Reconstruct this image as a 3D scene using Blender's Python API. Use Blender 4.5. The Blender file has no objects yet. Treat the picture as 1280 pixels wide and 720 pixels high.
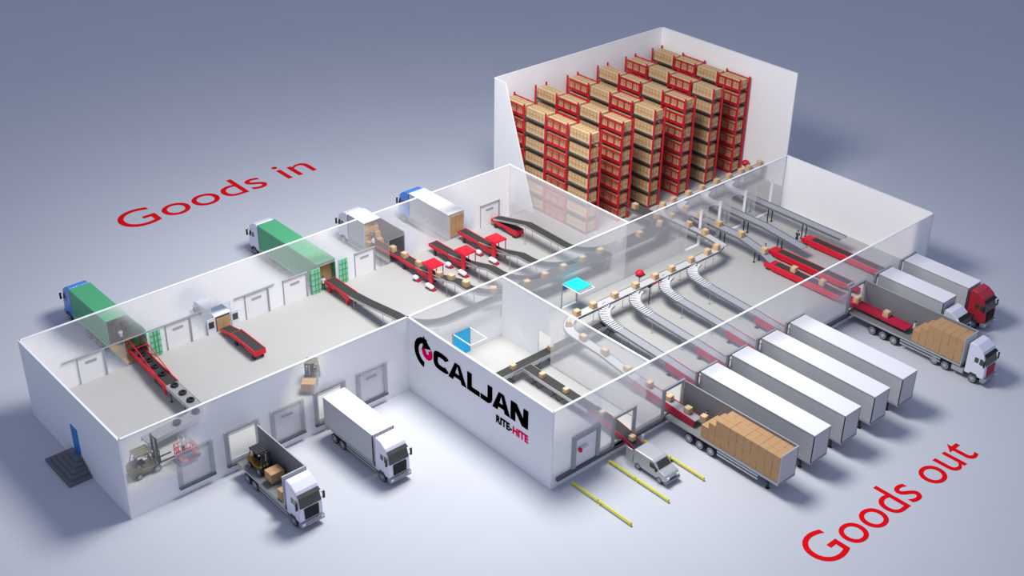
import bpy, bmesh, math, random
from mathutils import Vector, Matrix
PI = math.pi
random.seed(7)
S = bpy.context.scene
C = S.collection
S.view_settings.view_transform = 'Standard'
S.view_settings.look = 'None'
S.view_settings.gamma = 1.0
S.view_settings.use_curve_mapping = False
S.view_settings.exposure = 0.0
FZ = 1.0                      # level of the building's floor above the yard

# ------------------------------------------------------------------ materials
def lin(c):
    return tuple(((v/255)/12.92 if v/255 <= .04045 else ((v/255+.055)/1.055)**2.4) for v in c)
MATS = {}
def mat(name, rgb, rough=.5, metal=0.0, noise=0.0, scale=6.0, spec=.4, coat=0.0):
    if name in MATS: return MATS[name]
    m = bpy.data.materials.new(name); m.use_nodes = True
    nt = m.node_tree; b = nt.nodes['Principled BSDF']
    col = lin(rgb)
    b.inputs['Roughness'].default_value = rough
    b.inputs['Metallic'].default_value = metal
    b.inputs['Specular IOR Level'].default_value = spec
    b.inputs['Coat Weight'].default_value = coat
    if noise > 0:
        tc = nt.nodes.new('ShaderNodeTexCoord'); n = nt.nodes.new('ShaderNodeTexNoise')
        n.inputs['Scale'].default_value = scale; n.inputs['Detail'].default_value = 3
        r = nt.nodes.new('ShaderNodeValToRGB')
        r.color_ramp.elements[0].position = .3; r.color_ramp.elements[1].position = .7
        r.color_ramp.elements[0].color = (*[v*(1-noise) for v in col], 1)
        r.color_ramp.elements[1].color = (*[min(1, v*(1+noise)) for v in col], 1)
        nt.links.new(tc.outputs['Object'], n.inputs['Vector'])
        nt.links.new(n.outputs['Fac'], r.inputs['Fac'])
        nt.links.new(r.outputs['Color'], b.inputs['Base Color'])
    else:
        b.inputs['Base Color'].default_value = (*col, 1)
    MATS[name] = m
    return m
def wall_mat():
    m = bpy.data.materials.new('translucent_wall'); m.use_nodes = True
    nt = m.node_tree; b = nt.nodes['Principled BSDF']; out = nt.nodes['Material Output']
    b.inputs['Base Color'].default_value = (*lin((249, 249, 251)), 1)
    b.inputs['Roughness'].default_value = .6; b.inputs['Specular IOR Level'].default_value = .25
    a = nt.nodes.new('ShaderNodeAttribute'); a.attribute_name = 'opacity'
    t = nt.nodes.new('ShaderNodeBsdfTransparent'); mx = nt.nodes.new('ShaderNodeMixShader')
    nt.links.new(a.outputs['Fac'], mx.inputs[0]); nt.links.new(t.outputs[0], mx.inputs[1])
    nt.links.new(b.outputs[0], mx.inputs[2]); nt.links.new(mx.outputs[0], out.inputs['Surface'])
    return m
def glass_mat(name, rgb, alpha):
    m = bpy.data.materials.new(name); m.use_nodes = True
    nt = m.node_tree; b = nt.nodes['Principled BSDF']
    b.inputs['Base Color'].default_value = (*lin(rgb), 1); b.inputs['Roughness'].default_value = .2
    b.inputs['Alpha'].default_value = alpha
    return m
def carton_mat():
    m = bpy.data.materials.new('stacked_cardboard'); m.use_nodes = True
    nt = m.node_tree; b = nt.nodes['Principled BSDF']; b.inputs['Roughness'].default_value = .85
    b.inputs['Specular IOR Level'].default_value = .1
    uv = nt.nodes.new('ShaderNodeUVMap')
    br = nt.nodes.new('ShaderNodeTexBrick'); br.offset = 0.0
    br.inputs['Color1'].default_value = (*lin((216, 180, 134)), 1)
    br.inputs['Color2'].default_value = (*lin((203, 166, 122)), 1)
    br.inputs['Mortar'].default_value = (*lin((138, 110, 78)), 1)
    br.inputs['Scale'].default_value = 1.0; br.inputs['Mortar Size'].default_value = .018
    br.inputs['Brick Width'].default_value = .4; br.inputs['Row Height'].default_value = .46
    nt.links.new(uv.outputs[0], br.inputs['Vector'])
    # paper labels: one small pale square on every carton
    mp = nt.nodes.new('ShaderNodeMapping'); mp.inputs['Location'].default_value = (-.14, -.14, 0)
    nt.links.new(uv.outputs[0], mp.inputs[0])
    b2 = nt.nodes.new('ShaderNodeTexBrick'); b2.offset = 0.0
    for k, v in (('Color1', (0, 0, 0, 1)), ('Color2', (0, 0, 0, 1)), ('Mortar', (1, 1, 1, 1))): b2.inputs[k].default_value = v
    b2.inputs['Scale'].default_value = 1; b2.inputs['Mortar Size'].default_value = .05
    b2.inputs['Brick Width'].default_value = .4; b2.inputs['Row Height'].default_value = 10.0
    b3 = nt.nodes.new('ShaderNodeTexBrick'); b3.offset = 0.0
    for k, v in (('Color1', (0, 0, 0, 1)), ('Color2', (0, 0, 0, 1)), ('Mortar', (1, 1, 1, 1))): b3.inputs[k].default_value = v
    b3.inputs['Scale'].default_value = 1; b3.inputs['Mortar Size'].default_value = .05
    b3.inputs['Brick Width'].default_value = 10.0; b3.inputs['Row Height'].default_value = .46
    nt.links.new(mp.outputs[0], b2.inputs['Vector']); nt.links.new(mp.outputs[0], b3.inputs['Vector'])
    mu = nt.nodes.new('ShaderNodeMath'); mu.operation = 'MULTIPLY'
    nt.links.new(b2.outputs['Color'], mu.inputs[0]); nt.links.new(b3.outputs['Color'], mu.inputs[1])
    mx = nt.nodes.new('ShaderNodeMix'); mx.data_type = 'RGBA'
    nt.links.new(mu.outputs[0], mx.inputs[0]); nt.links.new(br.outputs['Color'], mx.inputs[6])
    mx.inputs[7].default_value = (*lin((225, 205, 175)), 1)
    nt.links.new(mx.outputs[2], b.inputs['Base Color'])
    return m
WALLM = wall_mat()
STACKM = carton_mat()
M_ground = mat('yard_paving', (203, 206, 214), .75, noise=.012, scale=.15, spec=.2)
M_floor = mat('hall_floor', (184, 184, 182), .6, noise=.02, scale=.3, spec=.25)
M_white = mat('white_paint', (240, 240, 242), .5, spec=.3)
M_coping = mat('white_coping', (250, 250, 252), .5, spec=.3)
M_wallsolid = mat('white_wall', (249, 249, 251), .6, spec=.25)
M_frame = mat('dock_rubber', (168, 170, 174), .8, noise=.1, spec=.2)
M_ledge = mat('dock_ledge', (96, 99, 108), .8, spec=.2)
M_slot = mat('slot_window', (168, 172, 180), .4)
M_shadowline = mat('door_frame_grey', (165, 168, 176), .6)  # grey of the overhead door frames and of the shadow lines painted round doors
M_red = mat('red_machine_paint', (222, 22, 48), .42, spec=.4)
M_deepred = mat('red_boom_paint', (186, 30, 66), .45)
M_belt = mat('dark_rubber_belt', (64, 64, 63), .75, noise=.08, scale=9, spec=.2)
M_beltmid = mat('grey_rubber_belt', (84, 83, 80), .75, noise=.08, scale=9, spec=.2)
M_alu = mat('brushed_aluminium', (190, 192, 194), .38, metal=.55)
M_rail = mat('steel_rail', (134, 134, 138), .45, metal=.4)
M_chute = mat('pale_blue_grey_chute', (164, 166, 174), .5, metal=0)
M_roller = mat('white_roller', (236, 236, 240), .4)
M_sorter = mat('sorter_belt', (196, 197, 199), .5)
M_black = mat('black_paint', (28, 28, 30), .5)
M_dark = mat('dark_metal', (58, 60, 62), .5, metal=.3)
M_leg = mat('black_leg', (40, 41, 46), .5)
M_carton = mat('cardboard', (194, 155, 115), .85, noise=.05, scale=3, spec=.1)
M_carton2 = mat('cardboard_light', (214, 182, 142), .85, noise=.05, scale=3, spec=.1)
M_tape = mat('parcel_tape', (232, 212, 178), .4)
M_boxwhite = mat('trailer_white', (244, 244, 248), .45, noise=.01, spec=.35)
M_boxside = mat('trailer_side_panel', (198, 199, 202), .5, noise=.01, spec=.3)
M_boxedge = mat('trailer_edge', (186, 188, 194), .45, metal=.3)
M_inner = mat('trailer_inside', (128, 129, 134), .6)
M_deck = mat('grey_deck', (128, 132, 130), .7, noise=.06, scale=4)
M_wood = mat('plywood_deck', (205, 168, 108), .75, noise=.18, scale=2.5)
M_green = mat('green_container', (84, 176, 124), .5, noise=.03, spec=.35)
M_greendoor = mat('green_container_door', (140, 208, 174), .5, spec=.35)
M_cabwhite = mat('cab_white', (232, 234, 248), .32, coat=.3)
M_cabblue = mat('cab_blue', (72, 138, 232), .32, coat=.3)
M_cabred = mat('cab_red', (186, 42, 58), .32, coat=.3)
M_glass = mat('cab_glass', (66, 68, 60), .12, spec=.6)
M_grille = mat('black_grille', (22, 22, 24), .5)
M_bumper = mat('grey_bumper', (150, 153, 158), .45)
M_tyre = mat('tyre_rubber', (62, 62, 66), .85)
M_tyreload = mat('new_tyre_rubber', (36, 37, 39), .75)
M_hub = mat('wheel_hub', (190, 192, 196), .35, metal=.5)
M_lamp = mat('headlamp_glass', (235, 238, 244), .15)
M_chassis = mat('truck_chassis', (70, 71, 74), .6)
M_fork = mat('forklift_mustard', (134, 108, 44), .45)
M_forkgrey = mat('forklift_stone', (126, 122, 100), .5)
M_pallet = mat('pallet_wood', (160, 124, 84), .85)
M_cyan = mat('cyan_door', (0, 190, 250), .4)
M_cyanlit = mat('bright_cyan_door', (20, 236, 244), .4)
M_bluedoor = mat('blue_door', (10, 128, 208), .4)
M_step = mat('grey_steps', (116, 119, 124), .8)
M_yellow = mat('yellow_rail', (232, 224, 40), .45)
M_silver = mat('silver_van', (196, 198, 202), .35, metal=.35, coat=.2)
M_vanwhite = mat('white_van', (222, 228, 240), .35, coat=.2)
M_rackred = mat('rack_red', (206, 30, 48), .5)
M_shelf = mat('shelf_steel', (88, 86, 84), .6, metal=.2)
M_letter = mat('red_letter', (232, 0, 16), .6, spec=.1)
M_logo_black = mat('sign_black', (3, 3, 5), .8, spec=0)
M_logo_pink = mat('sign_crimson', (255, 0, 98), .7, spec=0)
M_skin = mat('skin', (205, 158, 130), .6)
M_hair = mat('dark_hair', (40, 32, 28), .7)
M_shirt = mat('pale_shirt', (222, 226, 236), .8)
M_trouser = mat('dark_trousers', (40, 52, 58), .85)
M_vest = mat('navy_shirt', (58, 66, 92), .85)
M_shoe = mat('black_shoe', (25, 24, 26), .6)
M_mat = mat('black_mat', (58, 62, 60), .85)

# ------------------------------------------------------------------ mesh helpers
class MB:
    def __init__(s): s.v = []; s.f = []; s.m = []
    def add(s, vs, fs, mi=0):
        o = len(s.v); s.v += [tuple(v) for v in vs]
        s.f += [tuple(o+i for i in f) for f in fs]; s.m += [mi]*len(fs); return s
    def box(s, x0, x1, y0, y1, z0, z1, mi=0):
        return s.add([(x0,y0,z0),(x1,y0,z0),(x1,y1,z0),(x0,y1,z0),(x0,y0,z1),(x1,y0,z1),(x1,y1,z1),(x0,y1,z1)],
                     [(0,3,2,1),(4,5,6,7),(0,1,5,4),(1,2,6,5),(2,3,7,6),(3,0,4,7)], mi)
    def hexa(s, p, mi=0):   # 8 corners: bottom ring, top ring
        return s.add(p, [(0,3,2,1),(4,5,6,7),(0,1,5,4),(1,2,6,5),(2,3,7,6),(3,0,4,7)], mi)
    def tube(s, p, q, r, n=8, mi=0, r2=None):
        p = Vector(p); q = Vector(q); d = (q-p).normalized(); r2 = r if r2 is None else r2
        a = d.cross(Vector((0,0,1)));
        if a.length < 1e-3: a = d.cross(Vector((1,0,0)))
        a.normalize(); b = d.cross(a); vs = []
        for c, rr in ((p, r), (q, r2)):
            for i in range(n):
                t = 2*PI*i/n; vs.append(c + a*math.cos(t)*rr + b*math.sin(t)*rr)
        fs = [(i, (i+1) % n, n+(i+1) % n, n+i) for i in range(n)]
        fs += [tuple(range(n))[::-1], tuple(range(n, 2*n))]
        return s.add(vs, fs, mi)
    def bar(s, p, q, w, h, mi=0):     # rectangular bar, width horizontal
        p = Vector(p); q = Vector(q); d = (q-p).normalized()
        a = d.cross(Vector((0,0,1)))
        if a.length < 1e-3: a = Vector((1,0,0))
        a.normalize(); b = a.cross(d); vs = []
        for c in (p, q):
            for sa, sb in ((-1,-1),(1,-1),(1,1),(-1,1)): vs.append(c + a*sa*w/2 + b*sb*h/2)
        return s.add(vs, [(0,3,2,1),(4,5,6,7),(0,1,5,4),(1,2,6,5),(2,3,7,6),(3,0,4,7)], mi)
    def prism_x(s, poly, x0, x1, mi=0):   # poly in (y,z)
        n = len(poly); vs = [(x0, y, z) for y, z in poly] + [(x1, y, z) for y, z in poly]
        fs = [tuple(range(n)), tuple(range(2*n-1, n-1, -1))] + [(i, n+i, n+(i+1) % n, (i+1) % n) for i in range(n)]
        return s.add(vs, fs, mi)
    def lathe_x(s, prof, cx, cy, cz, n=20, mi=0):   # prof: (x, r); closed rings
        vs = []; k = len(prof)
        for x, r in prof:
            for i in range(n):
                t = 2*PI*i/n; vs.append((cx+x, cy+r*math.cos(t), cz+r*math.sin(t)))
        fs = []
        for j in range(k-1):
            for i in range(n): fs.append((j*n+i, j*n+(i+1) % n, (j+1)*n+(i+1) % n, (j+1)*n+i))
        fs += [tuple(range(n))[::-1], tuple(range((k-1)*n, k*n))]
        return s.add(vs, fs, mi)
    def lathe_z(s, prof, cx, cy, n=18, mi=0, cap=True):   # prof: (r, z)
        vs = []; k = len(prof)
        for r, z in prof:
            for i in range(n):
                t = 2*PI*i/n; vs.append((cx+r*math.cos(t), cy+r*math.sin(t), z))
        fs = []
        for j in range(k-1):
            for i in range(n): fs.append((j*n+i, j*n+(i+1) % n, (j+1)*n+(i+1) % n, (j+1)*n+i))
        if cap: fs += [tuple(range(n))[::-1], tuple(range((k-1)*n, k*n))]
        return s.add(vs, fs, mi)
    def torus_z(s, R, r, cx, cy, cz, n=18, k=8, mi=0):
        vs = []
        for i in range(n):
            t = 2*PI*i/n
            for j in range(k):
                a = 2*PI*j/k; rr = R + r*math.cos(a)
                vs.append((cx+rr*math.cos(t), cy+rr*math.sin(t), cz+r*math.sin(a)))
        fs = [(i*k+j, ((i+1) % n)*k+j, ((i+1) % n)*k+(j+1) % k, i*k+(j+1) % k) for i in range(n) for j in range(k)]
        return s.add(vs, fs, mi)
    def ball(s, c, r, n=10, k=6, mi=0, sx=1, sy=1, sz=1):
        vs = [(c[0], c[1], c[2]-r*sz)]
        for j in range(1, k):
            a = -PI/2 + PI*j/k
            for i in range(n):
                t = 2*PI*i/n; vs.append((c[0]+r*sx*math.cos(a)*math.cos(t), c[1]+r*sy*math.cos(a)*math.sin(t), c[2]+r*sz*math.sin(a)))
        vs.append((c[0], c[1], c[2]+r*sz)); L = len(vs)-1
        fs = [(0, 1+(i+1) % n, 1+i) for i in range(n)]
        for j in range(k-2):
            for i in range(n): fs.append((1+j*n+i, 1+j*n+(i+1) % n, 1+(j+1)*n+(i+1) % n, 1+(j+1)*n+i))
        o = 1+(k-2)*n
        fs += [(o+i, o+(i+1) % n, L) for i in range(n)]
        return s.add(vs, fs, mi)
    def mesh(s, name, mats, world_off=None):
        me = bpy.data.meshes.new(name)
        vs = s.v if world_off is None else [(v[0]-world_off[0], v[1]-world_off[1], v[2]-world_off[2]) for v in s.v]
        me.from_pydata(vs, [], s.f); me.update()
        bm = bmesh.new(); bm.from_mesh(me); bmesh.ops.recalc_face_normals(bm, faces=bm.faces); bm.to_mesh(me); bm.free()
        if not isinstance(mats, (list, tuple)): mats = [mats]
        for m in mats: me.materials.append(m)
        if len(mats) > 1:
            for p, i in zip(me.polygons, s.m): p.material_index = i
        return me
    def build(s, name, mats, parent=None, world=False, bevel=0, seg=2, smooth=False):
        off = tuple(parent.location) if (world and parent is not None) else None
        o = bpy.data.objects.new(name, s.mesh(name, mats, off)); C.objects.link(o)
        if parent is not None: o.parent = parent
        if bevel:
            md = o.modifiers.new('bevel', 'BEVEL'); md.width = bevel; md.segments = seg; md.limit_method = 'ANGLE'
        if smooth:
            for p in o.data.polygons: p.use_smooth = True
        return o
def tag(o, label, cat, group=None):
    o['label'] = label; o['category'] = cat
    if group: o['group'] = group
    return o
def thing(name, label, cat, loc=(0,0,0), rotz=0, group=None, scale=1):
    o = bpy.data.objects.new(name, None); C.objects.link(o); o.empty_display_size = .2
    o.location = loc; o.rotation_euler = (0, 0, rotz); o.scale = (scale,)*3
    return tag(o, label, cat, group)
def struct(o): o['kind'] = 'structure'; return o
def copy_tree(o, parent=None):
    c = o.copy(); C.objects.link(c)
    if parent is not None: c.parent = parent
    for ch in list(o.children): copy_tree(ch, c)
    return c

# ------------------------------------------------------------------ the setting
struct(MB().box(-400, 460, -420, 440, -.5, 0).build('ground', M_ground))
struct(MB().box(.05, 45.7, .05, 14.15, .02, FZ).build('floor', M_floor))
struct(MB().box(45.75, 67, 0, 18.6, .02, FZ).build('floor', M_floor))
struct(MB().box(21.55, 63.4, -14.6, 0, .02, FZ).build('floor', M_floor))
T = .13
def wall(name, axis, c, u0, u1, z0, z1, opening=(), op=None, sub=.5, top=True, skin=-1, solid_below=FZ):
    """axis 'x': wall runs along x at y=c ; 'y': runs along y at x=c."""
    us = {u0, u1}; zs = {z0, z1, solid_below} if z0 < solid_below < z1 else {z0, z1}
    for a, b, d, e in opening: us |= {a, b}; zs |= {d, e}
    def fill(L):
        L = sorted(L); r = []
        for a, b in zip(L, L[1:]):
            n = max(1, int(math.ceil((b-a)/sub)))
            r += [a+(b-a)*i/n for i in range(n)]
        return r+[L[-1]]
    us = fill(us); zs = fill(zs)
    hole = lambda u, z: any(a < u < b and d < z < e for a, b, d, e in opening)
    bm = bmesh.new(); lay = bm.verts.layers.float.new('opacity'); V = {}
    P = (lambda u, t, z: (u, c+t, z)) if axis == 'x' else (lambda u, t, z: (c+t, u, z))
    def vert(i, s, j):
        k = (i, s, j)
        if k not in V:
            v = bm.verts.new(P(us[i], s*T/2, zs[j]))
            A = 1.0 if (op is None or zs[j] < solid_below-1e-4) else max(0, min(1, op(us[i], zs[j])))
            v[lay] = A if (s == skin or A > .999) else 0.0; V[k] = v
        return V[k]
    nu, nz = len(us)-1, len(zs)-1
    full = {(i, j) for i in range(nu) for j in range(nz) if not hole((us[i]+us[i+1])/2, (zs[j]+zs[j+1])/2)}
    for i, j in full:
        for s in (-1, 1):
            bm.faces.new([vert(i, s, j), vert(i+1, s, j), vert(i+1, s, j+1), vert(i, s, j+1)])
        for (di, dj), e in {(-1,0): ((i,j),(i,j+1)), (1,0): ((i+1,j),(i+1,j+1)), (0,-1): ((i,j),(i+1,j)), (0,1): ((i,j+1),(i+1,j+1))}.items():
            if (i+di, j+dj) not in full:
                (a, b), (p, q) = e
                bm.faces.new([vert(a,-1,b), vert(p,-1,q), vert(p,1,q), vert(a,1,b)])
    bmesh.ops.recalc_face_normals(bm, faces=bm.faces)
    me = bpy.data.meshes.new(name); bm.to_mesh(me); bm.free()
    me.materials.append(WALLM if op else M_wallsolid)
    o = bpy.data.objects.new(name, me); C.objects.link(o); struct(o)
    if top:
        m = MB(); h = .05
        if axis == 'x': m.box(u0-T/2, u1+T/2, c-T/2-.01, c+T/2+.01, z1, z1+h)
        else: m.box(c-T/2-.01, c+T/2+.01, u0, u1, z1, z1+h)
        m.build('coping', M_coping, o)
    return o
def blob(u, z, cu, cz, ru, rz):
    d = math.sqrt(((u-cu)/ru)**2 + ((z-cz)/rz)**2)
    t = max(0, min(1, (1.25-d)/.75)); return t*t*(3-2*t)
W1, XC, W2, X2, X1, HW, HT = 14.22, 21.5, 14.67, 63.45, 43.4, 6.0, 12.0
XT, YT, XR = 45.6, 18.75, 67.0
def band(u, z, ua, za, ub, zb, w, soft=.9):
    """1 on the segment (ua,za)-(ub,zb), fading to 0 past half-width w"""
    du, dz = ub-ua, zb-za; k = max(0, min(1, ((u-ua)*du+(z-za)*dz)/(du*du+dz*dz)))
    d = math.hypot(u-ua-k*du, z-za-k*dz)
    t = max(0, min(1, (w+soft-d)/(2*soft))); return t*t*(3-2*t)
def op_back(x, z):
    a = .95
    for cu, w, deep in ((7.98, 1.8, .8), (24.35, 1.9, .7), (31.25, 2.2, .76), (37.6, 1.8, .72)):
        a -= deep*band(x, z, cu-.1, 2.3, cu-4.3, 6.1, w)
    a -= .62*band(x, z, 14.6, 1.8, 12.3, 4.5, 1.0, .6)
    return max(a, .2)
def op_front(x, z):
    a = .96
    a -= .84*max(band(x, z, .8, 3.1, 2.6, 3.9, 1.2, .7), band(x, z, 2.8, 2.9, 4.3, 2.9, .9, .5), band(x, z, 3.1, 2.9, 3.3, 4.3, .7, .5))
    a -= .66*band(x, z, .8, 5.2, 5.0, 5.7, .7, .6)
    a -= .72*band(x, z, 12.4, 3.6, 13.5, 5.6, 1.1, .6)
    return max(a, .12)
def op_mid(x, z):
    a = .46
    if x < 30.3: a += .43*max(0, min(1, (4.6-z)/1.4))
    return a
def op_inner(y, z):
    a = .5 + .45*max(0, min(1, (y+5.2)/.25))
    return min(a, .95)
def op_pane(y, z): return .5
def op_out(x, z):
    t = max(0, min(1, (3.6-z)/1.6)); lo = .8 if x > 46.8 else .62
    a = .36+(lo-.36)*t
    a = max(a, (.9-.32*max(0, min(1, (z-3.4)/1.4)))*max(0, min(1, (27-x)/1.5)))
    a = max(a, .93*max(0, min(1, (x-60.3)/1.2)))
    return a
docks_in = [(7.98, 1.7), (14.78, 1.5), (24.35, 1.7), (31.25, 1.75), (37.6, 1.7)]
wall('wall_back', 'x', W1, T/2, X1+T/2, 0, HW, [(x-w/2-.05, x+w/2+.05, FZ, 3.12) for x, w in docks_in], op_back)
wall('wall_left', 'y', 0, -T/2, W1+T/2, 0, HW, [(6.45, 7.4, FZ, 3.1)])
F_DOORS = [4.55, 7.95, 11.35, 14.7, 18.15]
wall('wall_front', 'x', 0, T/2, XC-T/2, 0, HW, [(7.0, 9.0, FZ, 3.05), (13.75, 15.65, FZ, 3.05)], op_front)
wall('wall_sign', 'y', XC, -W2-T/2, T/2, 0, HW)
OUT_OPEN = [27.9, 32.7, 36.05, 39.3, 42.6, 45.9, 53.75, 57.1, 60.55]
wall('wall_out', 'x', -W2, XC+T/2, X2-T/2, 0, HW, [(x-.85, x+.85, FZ, 3.1) for x in OUT_OPEN], op_out)
wall('wall_right', 'y', X2, -W2-T/2, T/2, 0, HW)
MID_OPEN = [(25.4, 26.9, FZ, 3.05), (36.2, 37.75, FZ, 3.15), (50.6, 52.3, FZ, 4.3), (53.1, 54.75, FZ, 4.3), (56.1, 58.1, FZ, 4.3), (59.55, 61.75, FZ, 4.3)]
wall('wall_middle', 'x', 0, XC+T/2, X2-T/2, 0, HW, MID_OPEN, op_mid)
wall('wall_inner', 'y', 30.15, -W2+T/2, -T/2, FZ, HW, [(-5.4, -4.05, FZ, 3.4)], op_inner)
wall('wall_pane', 'y', X1, T/2, W1-T/2, FZ, HW, [], op_pane)
struct(MB().box(X1, 45.7, 14.3, 18.6, .02, FZ).build('floor', M_floor))
# the tall store: left wall cut away along a slope, back and right walls whole
def poly_wall(name, pts, nrm):
    n = Vector(nrm)*T/2; k = len(pts); m = MB()
    vs = [tuple(Vector(p)-n) for p in pts]+[tuple(Vector(p)+n) for p in pts]
    m.add(vs, [tuple(range(k)), tuple(range(2*k-1, k-1, -1))]+[(i, k+i, k+(i+1) % k, (i+1) % k) for i in range(k)])
    return struct(m.build(name, M_wallsolid))
poly_wall('wall_tower_left', [(XT, YT, 0), (XT, YT, HT), (XT, 17.35, HT), (XT, 13.45, FZ), (XT, W1, 0)], (1,0,0))
wall('wall_tower_back', 'x', YT, XT, XR, 0, HT, sub=50)
wall('wall_tower_right', 'y', XR, 2.5, YT+T/2, 0, HT, sub=50)
# white reveals round the openings of the middle wall
for i, (a, b, d, e) in enumerate(MID_OPEN[2:]):
    m = MB(); m.box(b-.04, b+.04, -.13, .13, d, e); m.box(a, b, -.13, .13, d, d+.03)
    struct(m.build('trim_%d' % (i+1), M_coping))
# dock ledge along the outer wall
struct(MB().box(21.85, 63.3, -W2-.28, -W2-.1, .55, .8).build('trim_5', M_ledge))
# line above the dock openings on the inside of the back wall
m = MB()
for a, b in ((2.4, 13.3), (15.9, 19.4)): m.box(a, b, W1-.16, W1-.1, 3.12, 3.2)
struct(m.build('trim_6', M_shadowline))

ndoor = [0]
def inside_door(x0, x1, y=W1-.07):
    ndoor[0] += 1
    d = struct(MB().box(x0, x1, y-.03, y+.0, FZ, 3.08).build('door_%d' % ndoor[0], M_white))
    f = MB(); f.box(x0-.06, x1+.12, y-.12, y, 3.08, 3.17); f.box(x1, x1+.1, y-.12, y, FZ, 3.08); f.box(x0-.05, x0, y-.06, y, FZ, 3.08)  # grey frame strips stand in for the shadow line at the recessed door's edges
    f.build('door_frame', M_shadowline, d)
    s = MB(); cx = (x0+x1)/2; n = 14; r = .11
    pts = [(cx+.33+r*math.cos(t), 2.55+r*math.sin(t)) for t in [(-PI/2+PI*i/(n//2)) for i in range(n//2+1)]]
    pts += [(cx-.33+r*math.cos(t), 2.55+r*math.sin(t)) for t in [(PI/2+PI*i/(n//2)) for i in range(n//2+1)]]
    k = len(pts); s.add([(px, y-.05, pz) for px, pz in pts]+[(px, y-.03, pz) for px, pz in pts],
        [tuple(range(k)), tuple(range(2*k-1, k-1, -1))]+[(i, k+i, k+(i+1) % k, (i+1) % k) for i in range(k)])
    s.build('slot_window', M_slot, d)
    return d
for a, b in ((3.52, 5.4), (10.25, 12.12), (16.83, 18.75), (20.2, 22.22), (26.9, 28.7), (40.05, 42.05)): inside_door(a, b)
M_frameclear = glass_mat('pale_dock_rubber', (188, 190, 194), .38)
M_panelclear = glass_mat('pale_door_panel', (240, 240, 242), .3)
def dock(x, w, y, closed, clear=False, slot=True, zb=.72, grow=.3, zt=3.0):
    """rubber dock shelter on an outer face that looks towards -y, with its sectional door when shut"""
    ndoor[0] += 1
    f = MB(); a, b = x-w/2, x+w/2
    f.box(a-grow, a, y-.16, y, zb, zt+grow); f.box(b, b+grow, y-.16, y, zb, zt+grow)
    f.box(a, b, y-.16, y, zt, zt+grow)
    d = struct(f.build('door_%d' % ndoor[0], M_frameclear if clear else M_frame))
    MB().box(a-grow, b+grow, y-.2, y, zb-.12, zb).build('sill', M_ledge, d)
    if closed:
        MB().box(a, b, y-.06, y, zb, zt).build('door_panel', M_panelclear if clear else M_white, d)
        if slot:
            MB().box(x-.42, x+.42, y-.1, y-.06, 2.5, 2.62).build('slot_window', M_slot, d)
    return d
for i, x in enumerate(F_DOORS): dock(x, 1.95, -.07, i in (0, 2, 4), clear=True)
dock(24.4, 1.85, -W2-.07, True, slot=False)
for x in OUT_OPEN: dock(x, 1.75, -W2-.07, False, zb=.8, grow=.2)
# personnel door on the left wall and overhead doors in the middle wall
ndoor[0] += 1
d = struct(MB().box(-.12, -.06, 6.47, 7.38, FZ, 3.08).build('door_%d' % ndoor[0], M_bluedoor))
MB().box(-.16, -.12, 7.18, 7.26, 1.95, 2.05).build('door_handle', M_alu, d)
def overhead_door(x0, x1, zt, down, tilt_mat):
    ndoor[0] += 1
    f = MB(); y = -.12
    f.box(x0-.06, x0, y-.06, y+.02, FZ, zt); f.box(x1, x1+.06, y-.06, y+.02, FZ, zt)
    f.box(x0-.06, x1+.06, y-.04, y+.02, zt, zt+.05)
    d = struct(f.build('door_%d' % ndoor[0], M_shadowline))
    r = MB()
    r.bar((x0, y, zt), (x0, y-1.95, zt), .05, .05); r.bar((x1, y, zt), (x1, y-1.95, zt), .05, .05); r.bar((x0, y-1.95, zt), (x1, y-1.95, zt), .05, .05)
    r.build('track', M_coping, d)
    if down: MB().box(x0, x1, y-.05, y, FZ, zt-.02).build('door_panel', tilt_mat, d)
    else:
        MB().box(x0+.06, x1-.02, y-1.6, y-.05, zt+.03, zt+.1).build('door_panel', tilt_mat, d)
        MB().box(x0, x1, y-.04, y, zt-.55, zt).build('lower_panel', M_bluedoor, d)
        MB().box(x0, x1, y-.1, y+.1, FZ, FZ+.03).build('sill', M_coping, d)
overhead_door(25.4, 26.9, 3.05, True, M_cyan)
overhead_door(36.2, 37.75, 3.15, False, M_cyanlit)

# stair of five steps, falling on three sides from the blue door
st = MB()
for i in range(5):
    e = .27*i
    st.box(-.55-e, -.1, 6.3-e, 7.75+e, FZ-.2*(i+1), FZ-.2*i)
tag(st.build('stair', M_step), 'grey concrete steps falling from the blue side door', 'steps')

# ------------------------------------------------------------------ trucks
# local axes: the rear stands at y = 0, the truck looks towards -y
WB = .86; ZD = 1.05; ZR = 3.2
wheel_mesh = {}
def wheel(parent, x, y, side, r=.37):
    k = (side, r)
    if k not in wheel_mesh:
        t = MB().lathe_x([(-.15, r*.72), (-.15, r*.93), (-.11, r), (.11, r), (.15, r*.93), (.15, r*.72)], 0, 0, 0, 24)
        h = MB().lathe_x([(.1*side-.06, r*.3), (.1*side-.03, r*.73), (.155*side, r*.73), (.155*side, r*.6), (.11*side, r*.52), (.11*side, r*.3), (.17*side, r*.24)], 0, 0, 0, 20)
        wheel_mesh[k] = (t.mesh('wheel', M_tyre), h.mesh('hub', M_hub))
    a, b = wheel_mesh[k]
    w = bpy.data.objects.new('wheel', a); C.objects.link(w); w.parent = parent; w.location = (x, y, r)
    h = bpy.data.objects.new('hub', b); C.objects.link(h); h.parent = w
    return w
def axle(parent, y, r=.37):
    for s in (-1, 1): wheel(parent, s*(WB-.18), y, s, r)
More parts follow.
